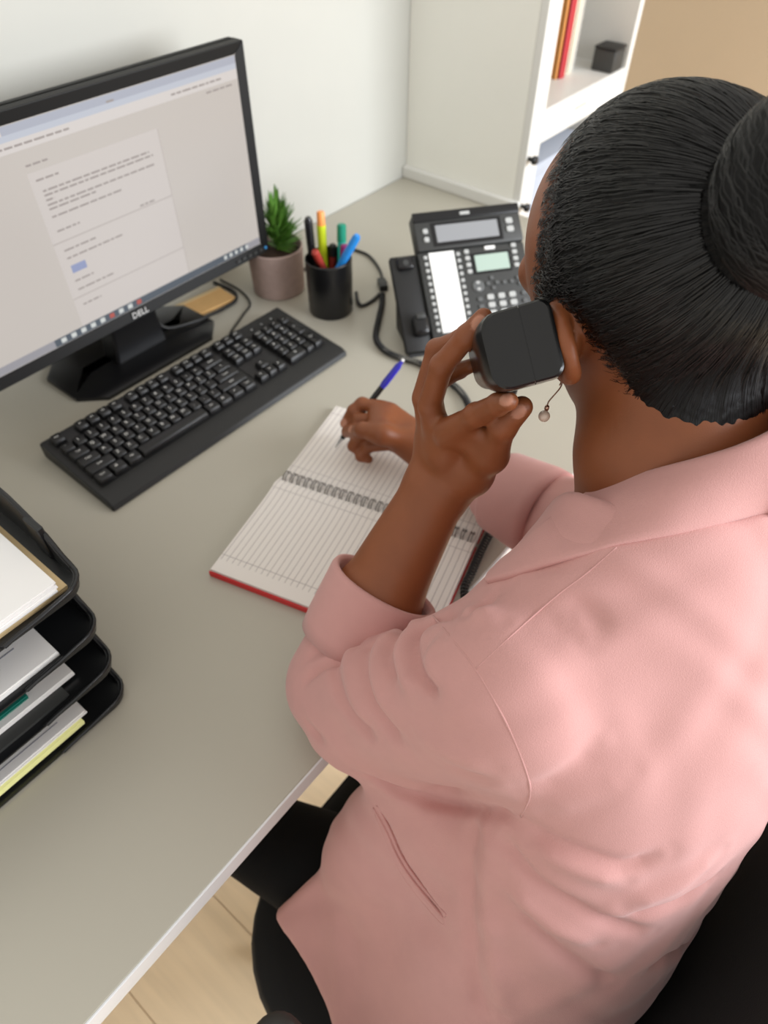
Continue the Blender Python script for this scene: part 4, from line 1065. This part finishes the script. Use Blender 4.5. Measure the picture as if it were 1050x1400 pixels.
sb_ = col_o.modifiers.new('sub', 'SUBSURF'); sb_.levels = sb_.render_levels = 1

# cuffs: turned-up tubes open at the wrist
def cuff(E0, W_, f0, f1, r0, r1, wdir, ov=1.12):
    ax = nrm(W_ - E0); L = np.linalg.norm(W_ - E0); wd = nrm(wdir - ax * (wdir @ ax)); td = np.cross(ax, wd)
    rings = []; n = 40
    prof = [(f0, r0 - 0.004), (f0, r0), (f0 + 0.2 * (f1 - f0), r0 + 0.001), (f1 - 0.06 * (f1 - f0), r1 + 0.0005), (f1, r1 - 0.001), (f1 + 0.004, r1 - 0.004), (f1 - 0.01, r1 - 0.0065), (f1 - 0.20, r1 - 0.010)]
    for t, r in prof:
        rg = []
        for i in range(n):
            a = 2 * math.pi * i / n; wob = 1 + 0.012 * math.sin(3 * a + 1) + 0.008 * math.sin(5 * a)
            rg.append(E0 + ax * L * t + r * wob * (wd * math.cos(a) * ov + td * math.sin(a) / ov))
        rings.append(rg)
    return MB().loft(rings, cap=False).build('cuff', M['jacket'], jacket, 3.2)
cuff(ELB_L, WR_L, 0.17, 0.482, 0.0495, 0.0500, wd_l)
cuff(ELB_R, WR_R, 0.26, 0.56, 0.0560, 0.0515, wd_r, 1.0)

# ------------------------------------------------------------------ hair
HT = 0.0035
ZLY = [-0.14, -0.10, -0.075, -0.045, -0.03, -0.012, 0.004, 0.018, 0.030, 0.045, 0.062, 0.080, 0.095]
ZLZ = [-0.078, -0.078, -0.070, -0.030, 0.018, 0.034, 0.030, 0.006, 0.012, 0.046, 0.064, 0.080, 0.090]
YLZ = [-0.05, 0.0, 0.03, 0.055, 0.08, 0.10, 0.12, 0.14]
YLY = [0.028, 0.024, 0.018, 0.002, -0.001, 0.006, 0.018, 0.026]
def hnoise(q): return 0.002 * np.sin(q[..., 0] * 820 + 3 * np.sin(q[..., 2] * 390)) + 0.0016 * np.sin(q[..., 1] * 900 + q[..., 2] * 650)
skull = Shape([p for p in head_pr[:2]] + [head_pr[14]])
BUNL = np.array([0.0, -0.118, 0.072])
bun_ax = nrm(BUNL - np.array([0, -0.012, 0.03]))
bu = nrm(np.cross(bun_ax, [1, 0, 0])); bv = np.cross(bun_ax, bu)
def hair_fn(P):
    f = skull(P if P.ndim == 3 else P[None]); f = f if P.ndim == 3 else f[0]
    q = hl(P); s = np.minimum(q[..., 2] - np.interp(q[..., 1], ZLY, ZLZ), np.interp(q[..., 2], YLZ, YLY) - q[..., 1]) + hnoise(q)
    m = np.clip(s / 0.03, -1, 1)
    d = q - np.array([0, -0.012, 0.03]); ph_ = np.arctan2(d @ bu, d @ bv)
    gr = 0.0006 * np.sin(ph_ * 46 + 2 * np.sin(ph_ * 7)) + 0.0004 * np.sin(ph_ * 91 + 1.3)
    return f - HT * np.where(m > 0, np.sqrt(np.clip(m, 0, 1)), m) - gr * np.clip(m, 0, 1)
hair_s = Shape([Prim(hair_fn, hw((0, -0.02, 0.02)), 0.19, 0.0)])
VPh, Qh = nets(hair_s, HC - 0.17, HC + 0.17, 0.0018)
qh = hl(VPh); sel = np.minimum(qh[:, 2] - np.interp(qh[:, 1], ZLY, ZLZ), np.interp(qh[:, 2], YLZ, YLY) - qh[:, 1]) > -0.016
Qh = Qh[sel[Qh].all(1)]
us, inv = np.unique(Qh, return_inverse=True); VPh = VPh[us]; Qh = inv.reshape(-1, 4)
dq = hl(VPh) - np.array([0, -0.012, 0.03])
phi = np.arctan2(dq @ bu, dq @ bv); rad_ = np.arccos(np.clip((dq @ bun_ax) / np.linalg.norm(dq, axis=1), -1, 1))
def hair_mat(name, sc=60.0, rl=4.0):
    m = bpy.data.materials.new(name); m.use_nodes = True; nt = m.node_tree; b = nt.nodes['Principled BSDF']
    b.inputs['Roughness'].default_value = 0.42; b.inputs['Specular IOR Level'].default_value = 0.3
    a1 = nt.nodes.new('ShaderNodeAttribute'); a1.attribute_name = 'cphi'
    a2 = nt.nodes.new('ShaderNodeAttribute'); a2.attribute_name = 'sphi'
    a3 = nt.nodes.new('ShaderNodeAttribute'); a3.attribute_name = 'rad'
    cx = nt.nodes.new('ShaderNodeCombineXYZ')
    for i, (a, s) in enumerate(((a1, sc), (a2, sc), (a3, rl))):
        mm = nt.nodes.new('ShaderNodeMath'); mm.operation = 'MULTIPLY'; mm.inputs[1].default_value = s
        nt.links.new(a.outputs['Fac'], mm.inputs[0]); nt.links.new(mm.outputs[0], cx.inputs[i])
    n = nt.nodes.new('ShaderNodeTexNoise'); n.inputs['Scale'].default_value = 1.0; n.inputs['Detail'].default_value = 5; n.inputs['Distortion'].default_value = 0.6
    nt.links.new(cx.outputs[0], n.inputs['Vector'])
    cr = nt.nodes.new('ShaderNodeValToRGB'); cr.color_ramp.elements[0].position = 0.35; cr.color_ramp.elements[0].color = lin(9, 8, 8); cr.color_ramp.elements[1].position = 0.72; cr.color_ramp.elements[1].color = lin(9, 8, 8)
    nt.links.new(n.outputs[0], cr.inputs[0]); nt.links.new(cr.outputs[0], b.inputs['Base Color'])
    bp = nt.nodes.new('ShaderNodeBump'); bp.inputs['Strength'].default_value = 0.9; bp.inputs['Distance'].default_value = 0.003
    nt.links.new(n.outputs[0], bp.inputs['Height']); nt.links.new(bp.outputs[0], b.inputs['Normal'])
    return m
hm = hair_mat('hair_strands')
hair = sdf_obj('hair', VPh, Qh, hm, person, attrs=dict(cphi=np.cos(phi), sphi=np.sin(phi), rad=rad_))
# bun
BUN = hw(BUNL); bR = HR @ np.stack([bu, bv, bun_ax], 1)
def bun_fn(P):
    q = (P - BUN) @ bR
    rr = np.sqrt(q[..., 0] ** 2 + q[..., 1] ** 2); an = np.arctan2(q[..., 1], q[..., 0])
    tor = np.sqrt((rr - 0.022) ** 2 + (q[..., 2] * 1.05 - 0.012) ** 2) - 0.031
    el = np.sqrt((rr / 0.036) ** 2 + ((q[..., 2] - 0.008) / 0.034) ** 2) * 0.034 - 0.034
    return smin(tor, el, 0.012) + 0.0009 * np.sin(an * 3 + 60 * rr + 40 * q[..., 2] * 3)
VPb, Qb = nets(Shape([Prim(bun_fn, BUN, 0.07, 0)]), BUN - 0.075, BUN + 0.075, 0.0018)
qb = (VPb - BUN) @ bR; rb_ = np.hypot(qb[:, 0], qb[:, 1]); ab = np.arctan2(qb[:, 1], qb[:, 0]); tb = np.arctan2(qb[:, 2] - 0.012, rb_ - 0.022)
bun = sdf_obj('bun', VPb, Qb, hair_mat('bun_strands', 26.0, 2.2), hair, attrs=dict(cphi=np.cos(tb), sphi=np.sin(tb), rad=ab * 1.5))

# single strands lying on the cap, drawn from the hairline to the bun
rg2 = random.Random(5)
def radial(q_dir, n=14):
    """distance from the head centre to the hair surface along local directions (N,3)"""
    lo_ = np.full(len(q_dir), 0.05); hi_ = np.full(len(q_dir), 0.15)
    o = np.array([0, -0.012, 0.03])
    for _ in range(n):
        mi = (lo_ + hi_) / 2; f = skull((HC + ((o + q_dir * mi[:, None]) * HS) @ HR.T)[None])[0]
        hi_ = np.where(f > 0, mi, hi_); lo_ = np.where(f > 0, lo_, mi)
    return (lo_ + hi_) / 2
stv, stf, nv = [], [], 0
NSTR, NSEG = 6500, 14
al_ = RNG.uniform(0, 2 * math.pi, NSTR); t0 = RNG.uniform(0.55, 2.35, NSTR); ln = RNG.uniform(0.10, 0.45, NSTR)
tt = np.linspace(0, 1, NSEG)
th_ = t0[:, None] - ln[:, None] * tt[None] ; th_ = np.maximum(th_, 0.42)
wig = 0.014 * np.sin(tt[None] * RNG.uniform(4, 14, (NSTR, 1)) + RNG.uniform(0, 6, (NSTR, 1))) * np.clip((th_ - 0.7), 0.15, 1)
ang = al_[:, None] + wig + RNG.normal(0, 0.004, (NSTR, 1)) * tt
dirs = np.cos(th_)[..., None] * bun_ax + np.sin(th_)[..., None] * (np.sin(ang)[..., None] * bu + np.cos(ang)[..., None] * bv)
rr_ = radial(dirs.reshape(-1, 3)).reshape(NSTR, NSEG)
ql = np.array([0, -0.012, 0.03]) + dirs * rr_[..., None]
sm = np.minimum(ql[..., 2] - np.interp(ql[..., 1], ZLY, ZLZ), np.interp(ql[..., 2], YLZ, YLY) - ql[..., 1])
lift = HT * np.sqrt(np.clip((sm + 0.004) / 0.03, 0.02, 1)) + 0.0004 + RNG.uniform(-0.0006, 0.0007, (NSTR, 1))
ql = ql + dirs * lift[..., None]
SW = HC + (ql * HS) @ HR.T
mbs = MB(); VV, FFc = [], []; base_i = 0; TONE, CNT = [], []
for i in range(NSTR):
    ok = np.nonzero(sm[i] > -0.014 - 0.006 * (i % 3 == 0))[0]
    if len(ok) < 5: continue
    P = SW[i, ok]; T = np.gradient(P, axis=0); T /= np.linalg.norm(T, axis=1)[:, None] + 1e-9
    N_ = nrm(P.mean(0) - HC); B_ = np.cross(T, N_); B_ /= np.linalg.norm(B_, axis=1)[:, None] + 1e-9
    N2 = np.cross(B_, T); r = 0.00024 * np.sin(np.linspace(0.25, math.pi - 0.25, len(ok)))[:, None] + 0.00008
    VV.append(np.stack([P + B_ * r, P + N2 * r, P - B_ * r], 1).reshape(-1, 3)); k = len(ok)
    a = base_i + np.arange(k - 1)[:, None] * 3
    FFc.append(np.concatenate([a + [0, 1, 4, 3], a + [1, 2, 5, 4]])); base_i += 3 * k; TONE.append(int(i % 5 == 0)); CNT.append(2 * (k - 1))
VV = np.concatenate(VV); FFc = np.concatenate(FFc)
strands = sdf_obj('hair_strands', VV, FFc, mat('strand', (11, 10, 10), 0.27, spec=0.5), hair)
strands['kind'] = 'stuff'
# short curls along the hairline
NC = 11000; tdir = RNG.normal(size=(NC, 3)); tdir /= np.linalg.norm(tdir, axis=1)[:, None]
rc = radial(tdir); qc = np.array([0, -0.012, 0.03]) + tdir * rc[:, None]
sc_m = np.minimum(qc[:, 2] - np.interp(qc[:, 1], ZLY, ZLZ), np.interp(qc[:, 2], YLZ, YLY) - qc[:, 1])
selc = np.nonzero((sc_m > np.where(qc[:, 1] < -0.03, -0.022, -0.013)) & (sc_m < 0.012) & (np.abs(qc[:, 0]) < 0.085))[0]
VV, FFc, base_i = [], [], 0
for i in selc:
    n_ = 9; t = np.linspace(0, 1, n_); N_ = tdir[i]; aw = N_ * (bun_ax @ N_) - bun_ax; aw /= np.linalg.norm(aw) + 1e-9; sd = np.cross(N_, aw)
    a0 = RNG.normal(0, 0.6); d1 = aw * math.cos(a0) + sd * math.sin(a0); d2 = np.cross(N_, d1); L_ = RNG.uniform(0.005, 0.012); am = RNG.uniform(0.0008, 0.0022); w_ = RNG.uniform(4, 9)
    pth = qc[i] + d1 * (t * L_)[:, None] + d2 * (am * np.sin(w_ * t + a0 * 3))[:, None]
    dv = pth - np.array([0, -0.012, 0.03]); ln_ = np.linalg.norm(dv, axis=1)[:, None]; dv = dv / ln_
    pth = np.array([0, -0.012, 0.03]) + dv * (rc[i] + 0.0013 + 0.0022 * max(0.0, sc_m[i]) / 0.012)
    P = HC + (pth * HS) @ HR.T; Nw = HR @ N_; T = np.gradient(P, axis=0); T /= np.linalg.norm(T, axis=1)[:, None] + 1e-9; B_ = np.cross(T, Nw); r = 0.00028 * np.sin(np.linspace(0.5, math.pi - 0.2, n_))[:, None]
    VV.append(np.stack([P + B_ * r, P + Nw * r, P - B_ * r], 1).reshape(-1, 3)); a = base_i + np.arange(n_ - 1)[:, None] * 3
    FFc.append(np.concatenate([a + [0, 1, 4, 3], a + [1, 2, 5, 4]])); base_i += 3 * n_
crl = sdf_obj('hairline_curls', np.concatenate(VV), np.concatenate(FFc), strands.data.materials[0], hair); crl['kind'] = 'stuff'
# strands wound round the bun
NB_ = 1500; VV, FFc, base_i, CNT2, TON2 = [], [], 0, [], []
for i in range(NB_):
    th0 = RNG.uniform(-0.9, 3.6); a0 = RNG.uniform(0, 2 * math.pi); n_ = 12; ta = np.linspace(0, RNG.uniform(0.25, 0.8), n_)
    th = th0 + 0.6 * ta + 0.04 * np.sin(ta * 20 + i); an = a0 + ta
    rho = 0.022 + 0.0315 * np.cos(th); zz_ = (0.0315 * np.sin(th) + 0.012) / 1.05
    if (rho < 0.006).any(): continue
    P = BUN + np.stack([rho * np.cos(an), rho * np.sin(an), zz_], 1) @ bR.T
    C_ = BUN + np.stack([0.022 * np.cos(an), 0.022 * np.sin(an), np.full(n_, 0.0114)], 1) @ bR.T
    N_ = P - C_; N_ /= np.linalg.norm(N_, axis=1)[:, None]; P = P + N_ * (0.0006 + 0.0008 * RNG.random())
    T = np.gradient(P, axis=0); T /= np.linalg.norm(T, axis=1)[:, None]; B_ = np.cross(T, N_); r = 0.00026 * np.sin(np.linspace(0.3, math.pi - 0.3, n_))[:, None]
    VV.append(np.stack([P + B_ * r, P + N_ * r, P - B_ * r], 1).reshape(-1, 3)); a = base_i + np.arange(n_ - 1)[:, None] * 3
    FFc.append(np.concatenate([a + [0, 1, 4, 3], a + [1, 2, 5, 4]])); base_i += 3 * n_; CNT2.append(2 * (n_ - 1)); TON2.append(int(i % 5 == 0))
bst = sdf_obj('bun_strands', np.concatenate(VV), np.concatenate(FFc), strands.data.materials[0], hair); bst['kind'] = 'stuff'
# earring
lobe = hw(ear.lobe + np.array([0, -0.001, -0.008])); ld = proj(lobe)[2]
er = empty('earring', lobe); er.parent = person
def E3(u, v): return pd(u, v, ld - 0.004) - lobe
MB().tube(spline([E3(765, 527), E3(769, 519), E3(766, 530), E3(751, 548), E3(748, 556)], 6), 0.00055, 6).build('hook', M['gold'], er, 3.2)
MB().lathe([(0.0004, 0.0022), (0.0016, 0.002), (0.0019, 0), (0.0014, -0.0022), (0.0004, -0.0024)], 12, E3(747.5, 558)).build('cap', M['gold'], er, 3.2)
MB().lathe([(0.0044 * math.sin(a), 0.0044 * math.cos(a)) for a in np.linspace(0.05, math.pi - 0.05, 14)], 24, E3(744, 569)).build('pearl', M['pearl'], er, 3.2)
# bracelet at her right wrist
fa = nrm(WR_R - ELB_R); b1 = nrm(np.cross(fa, [0, 0, 1])); b2_ = np.cross(fa, b1); bc = ELB_R + (WR_R - ELB_R) * 0.60
MB().tube([bc + 0.028 * (b1 * math.cos(a) + b2_ * math.sin(a)) + fa * 0.006 * math.sin(2 * a) for a in np.linspace(0, 2 * math.pi, 60, endpoint=False)], 0.0012, 6, True).build('bracelet', M['chrome'], person, 3.2)
# trousers and shoes
HPL, HPR = np.array([0.175, 0.03, 0.551]), np.array([0.345, 0.03, 0.551])
KNL, KNR = np.array([0.078, 0.42, 0.495]), np.array([0.49, 0.43, 0.53])
ANL, ANR = np.array([0.10, 0.56, 0.10]), np.array([0.50, 0.56, 0.10])
tr_s = Shape([cone(HPL, HPR, 0.095, 0.095, 0.03), cone(HPL, KNL, 0.082, 0.038, 0.03), cone(HPR, KNR, 0.088, 0.060, 0.03), cone(KNL, ANL, 0.040, 0.036, 0.03), cone(KNR, ANR, 0.060, 0.045, 0.03)])
VPt, Qt = nets(tr_s, (-0.02, -0.12, 0.03), (0.60, 0.66, 0.68), 0.006)
sdf_obj('trousers', laplace(VPt, Qt, 2), Qt, M['trouser'], person)
for A_ in (ANL, ANR):
    a0 = np.array([A_[0], A_[1], 0])
    sh_ = Shape([group([cone(a0 + (0, -0.03, 0.035), a0 + (0, 0.06, 0.03), 0.035, 0.032, 0.02), cone(a0 + (0, 0.06, 0.03), a0 + (0, 0.14, 0.024), 0.034, 0.022, 0.02), cone(a0 + (0, -0.02, 0.04), a0 + (0, -0.01, 0.08), 0.034, 0.034, 0.02)])], lambda P, f: smax(f, 0.001 - P[..., 2], 0.004))
    v_, q_ = nets(sh_, a0 + (-0.07, -0.1, -0.01), a0 + (0.07, 0.2, 0.15), 0.005)
    sdf_obj('shoe', v_, q_, M['blackgloss'], person)

# ------------------------------------------------------------------ handset
HO = HR @ np.array([-1.0, 0.0, 0.0]); HA = HR @ np.array([0.36, 0.80, -0.47]); HA = nrm(HA); HO = nrm(HO - HA * (HO @ HA)); HWd = np.cross(HA, HO)
_t = math.radians(13); HO, HWd = HO * math.cos(_t) + HWd * math.sin(_t), HWd * math.cos(_t) - HO * math.sin(_t)
M['handset'] = mat('handset_plastic', (12, 12, 13), 0.26, bump=0.05, scale=1500)
EC = pd(722, 474, 0.485)
hs = empty('phone_handset', EC); tag(hs, 'black phone handset held to the ear', 'handset')
def hsec(s, w, t, o, r):
    """section at distance s along the handset: width w, thickness t, offset o outwards"""
    return [HA * s + HWd * a + HO * (o + b) for a, b in rrect(w, t, r, 5)]
def half(sx, w, t0, t1, r):
    """section of a half shell: flat at thickness t0, rounded at t1"""
    sg = 1 if t1 > t0 else -1; h = abs(t1 - t0); r = min(r, h * 0.9, w * 0.45); o = [(-w / 2, t0), (-w / 2, t0 + sg * (h - r))]
    for k in range(1, 7): a = math.radians(90 * k / 6); o.append((-w / 2 + r - r * math.cos(a), t0 + sg * (h - r + r * math.sin(a))))
    o += [(-a, b) for a, b in o[::-1]]
    return [HA * sx + HWd * a * 1.06 + HO * b for a, b in o]
def shell(name, secs, m): return MB().loft([half(*a) for a in secs]).build(name, m, hs, 0.6)
SM = 0.002
shell('back_shell', [(-0.0300, 0.0470, SM, 0.026, 0.010), (-0.0285, 0.0495, SM, 0.029, 0.012), (-0.022, 0.0510, SM, 0.0325, 0.014), (-0.005, 0.0515, SM, 0.0365, 0.016), (0.015, 0.0500, SM + 0.001, 0.0385, 0.016), (0.030, 0.045, 0.010, 0.040, 0.014), (0.055, 0.040, 0.018, 0.044, 0.012), (0.085, 0.038, 0.021, 0.045, 0.012), (0.12, 0.041, 0.014, 0.042, 0.012), (0.14, 0.047, 0.006, 0.038, 0.013), (0.165, 0.0495, SM, 0.034, 0.012), (0.180, 0.047, SM, 0.029, 0.010), (0.1835, 0.041, SM + 0.002, 0.024, 0.008)], M['handset'])
shell('ear_cap', [(-0.0300, 0.0470, SM - 0.0008, -0.0165, 0.006), (-0.0285, 0.0495, SM - 0.0008, -0.019, 0.008), (-0.02, 0.0510, SM - 0.0008, -0.0205, 0.009), (0.0, 0.0515, SM - 0.0008, -0.0205, 0.009), (0.018, 0.0495, SM, -0.0185, 0.008), (0.026, 0.045, SM + 0.003, -0.012, 0.006)], M['handset'])
shell('mouth_cap', [(0.128, 0.040, 0.008, -0.006, 0.005), (0.140, 0.047, 0.005, -0.016, 0.008), (0.165, 0.0495, SM - 0.0008, -0.019, 0.008), (0.180, 0.047, SM - 0.0008, -0.0155, 0.006), (0.1835, 0.041, SM + 0.001, -0.010, 0.005)], M['handset'])
shell('seam_line', [(-0.0292, 0.0462, SM + 0.0012, SM - 0.0016, 0.0004), (-0.02, 0.0500, SM + 0.0012, SM - 0.0016, 0.0004), (0.016, 0.0485, SM + 0.0012, SM - 0.0016, 0.0004)], M['blackgloss'])

# ------------------------------------------------------------------ pen
pn = empty('ballpoint_pen', PEN0); tag(pn, 'ballpoint pen with a blue end in the writing hand', 'pen')
Lp, Fp = aim(PEN0, PEN1)
MB().lathe([(0.0004, 0), (0.0012, 0.004), (0.0032, 0.02)], 14, frame=Fp).build('tip', M['silver'], pn, 0.8)
MB().lathe([(0.0034, 0.018), (0.0042, 0.03), (0.0042, Lp - 0.042)], 16, frame=Fp).build('barrel', M['blackgloss'], pn, 0.8)
MB().lathe([(0.0042, Lp - 0.042), (0.005, Lp - 0.036), (0.0046, Lp - 0.006), (0.003, Lp - 0.001), (0.0024, Lp + 0.003)], 16, frame=Fp).build('end_cap', M['pen_blue'], pn, 0.8)
MB().lathe([(0.0024, Lp + 0.003), (0.0022, Lp + 0.006)], 12, frame=Fp).build('end_plug', M['labelwhite'], pn, 0.8)

# ------------------------------------------------------------------ cords of the phone
def coil(path, R0, r0, pitch):
    P = spline(path, 24); P[:, 2] = np.where(P[:, 1] > 0.222, np.maximum(P[:, 2], zc), P[:, 2]); seg = np.linalg.norm(np.diff(P, axis=0), axis=1); L = np.r_[0, seg.cumsum()]
    n = int(L[-1] / pitch * 10); s_ = np.linspace(0, L[-1], n)
    Q_ = np.stack([np.interp(s_, L, P[:, i]) for i in range(3)], 1); T = np.gradient(Q_, axis=0); T /= np.linalg.norm(T, axis=1)[:, None]
    u = np.cross(T, [0, 0, 1.0]); u /= np.linalg.norm(u, axis=1)[:, None] + 1e-9; w = np.cross(T, u)
    a = 2 * math.pi * s_ / pitch
    return MB().tube(Q_ + R0 * (np.cos(a)[:, None] * u + np.sin(a)[:, None] * w), r0, 5)
zc = DESK + 0.0062
cpx = [pz(u, v, zc) for u, v in ((523, 402), (522, 418), (517, 440), (514, 462), (525, 478), (545, 488), (575, 497), (612, 520))]
cpx += [np.array(q) for q in ((0.735, 0.43, zc), (0.695, 0.388, zc), (0.648, 0.340, 0.778), (0.596, 0.300, 0.85), (0.548, 0.264, 0.95))]
cpx.append(EC + HA * 0.186 + HO * 0.004)
M['cord'] = mat('cord_rubber', (40, 40, 41), 0.5)
tag(coil(cpx, 0.0044, 0.00135, 0.0048).build('coiled_cord', M['cord'], None, 3.2), 'black coiled handset cord winding across the desk from the plug block', 'cord')
cp2 = [np.array(q) for q in ((0.66, 0.285, zc), (0.61, 0.262, zc), (0.518, 0.2462, zc), (0.46, 0.2310, zc), (0.436, 0.2245, zc), (0.420, 0.2120, zc - 0.004), (0.415, 0.2065, 0.715), (0.414, 0.205, 0.66))]
tag(coil(cp2, 0.0044, 0.00135, 0.0048).build('coiled_cord', M['cord'], None, 3.2), 'black coiled cord lying along the edge of the red notebook', 'cord')
con = empty('cord_connector', pz(523, 393, DESK)); con.rotation_euler = (0, 0, math.radians(50))
tag(con, 'small black plug block joining two cords beside the pen cup', 'connector')
MB().rbox((-0.016, -0.008, 0), (0.016, 0.008, 0.012), 0.002).build('plug', M['blackgloss'], con)
MB().rbox((-0.006, -0.0085, 0.003), (0.006, 0.0085, 0.0125), 0.001).build('latch', M['darkgrey'], con)
zl = DESK + 0.003
cable('line_cable', 'thin black phone cable looping round behind the pen cup', [pz(408, 374, zl), pz(440, 352, zl), pz(470, 340, zl), pz(498, 346, zl), pz(512, 358, zl), pz(521, 374, zl), pz(523, 388, zl + 0.003)], 0.0028)
cable('short_cable', 'short black cable from the plug block to the foot of the pen cup', [pz(519, 402, zl + 0.002), pz(508, 412, zl), pz(495, 418, zl), pz(489, 412, zl + 0.004), pz(487, 400, zl + 0.006)], 0.0035)

# ------------------------------------------------------------------ office chair
chx, chy = 0.235, 0.03
ch = empty('office_chair', (chx, chy, 0)); tag(ch, 'black upholstered office chair on which the person sits', 'chair')
def rr3(w, d, r, z, ins): return [(x, y, z) for x, y in rrect(w - 2 * ins, d - 2 * ins, r - ins * 0.5, 8)]
MB().loft([rr3(0.50, 0.49, 0.15, z, i) for z, i in ((0.385, 0.03), (0.395, 0.008), (0.42, 0.0), (0.442, 0.006), (0.455, 0.03), (0.459, 0.08))]).build('seat', M['seat'], ch, 3.2)
MB().rbox((-0.16, -0.16, 0.36), (0.16, 0.16, 0.388), 0.01).build('seat_plate', M['blackmat'], ch)
bk = []
for k in range(9):
    t = k / 8; z = 0.50 + 0.40 * t; w = 0.215 * (1 - 0.25 * abs(2 * t - 1) ** 3); yb = -0.214 - 0.05 * (t - 0.3) + 0.02 * math.sin(math.pi * t)
    f_ = [(w * (2 * i / 14 - 1), yb + 0.035 * (2 * i / 14 - 1) ** 2 + 0.012, z) for i in range(15)]
    b_ = [(x, y - (0.045 if 0 < k < 8 else 0.03), z_) for x, y, z_ in f_[::-1]]
    bk.append(f_ + b_)
MB().loft(bk).build('backrest', M['seat'], ch, 0.9)
MB().tube(spline([(0, -0.05, 0.372), (0, -0.2, 0.38), (0, -0.285, 0.45), (0, -0.27, 0.62)], 6), 0.018, 10).build('back_bar', M['blackmat'], ch, 0.8)
MB().lathe([(0.028, 0.09), (0.028, 0.24), (0.02, 0.24), (0.02, 0.362)], 20).build('gas_column', M['blackmat'], ch, 0.6)
for k in range(5):
    a = math.radians(72 * k + 54); d = np.array([math.cos(a), math.sin(a), 0])
    MB().tube([d * 0.02 + (0, 0, 0.115), d * 0.15 + (0, 0, 0.105), d * 0.29 + (0, 0, 0.075)], [0.026, 0.021, 0.015], 8).build('base_arm', M['blackmat'], ch, 0.8)
    n_ = np.array([-d[1], d[0], 0])
    cs = MB()
    for s_ in (-1, 1): cs.lathe([(0.006, -0.008), (0.027, -0.008), (0.027, 0.008), (0.006, 0.008)], 18, d * 0.29 + n_ * 0.014 * s_ + (0, 0, 0.027), frame=np.array([d, [0, 0, 1], n_]))
    cs.build('castor', M['blackgloss'], ch, 0.6)
for s_ in (-1, 1):
    xa = s_ * 0.255 if s_ < 0 else 0.30
    arm = MB().loft([[(xa + x, y, z) for x, y in [(a, b - 0.016) for a, b in rrect(0.056 - 2 * i, 0.24 - 2 * i, 0.026, 6)]] for z, i in ((0.598, 0.004), (0.602, 0.0), (0.618, 0.0), (0.624, 0.004), (0.626, 0.012))]).build('armrest', M['darkgrey'], ch, 0.7)
    MB().tube(spline([(xa, -0.02, 0.60), (xa + 0.012 * s_, -0.03, 0.50), (xa, -0.02, 0.372), (xa * 0.6, -0.01, 0.372)], 6), 0.013, 8).build('armrest_post', M['blackmat'], ch, 0.8)
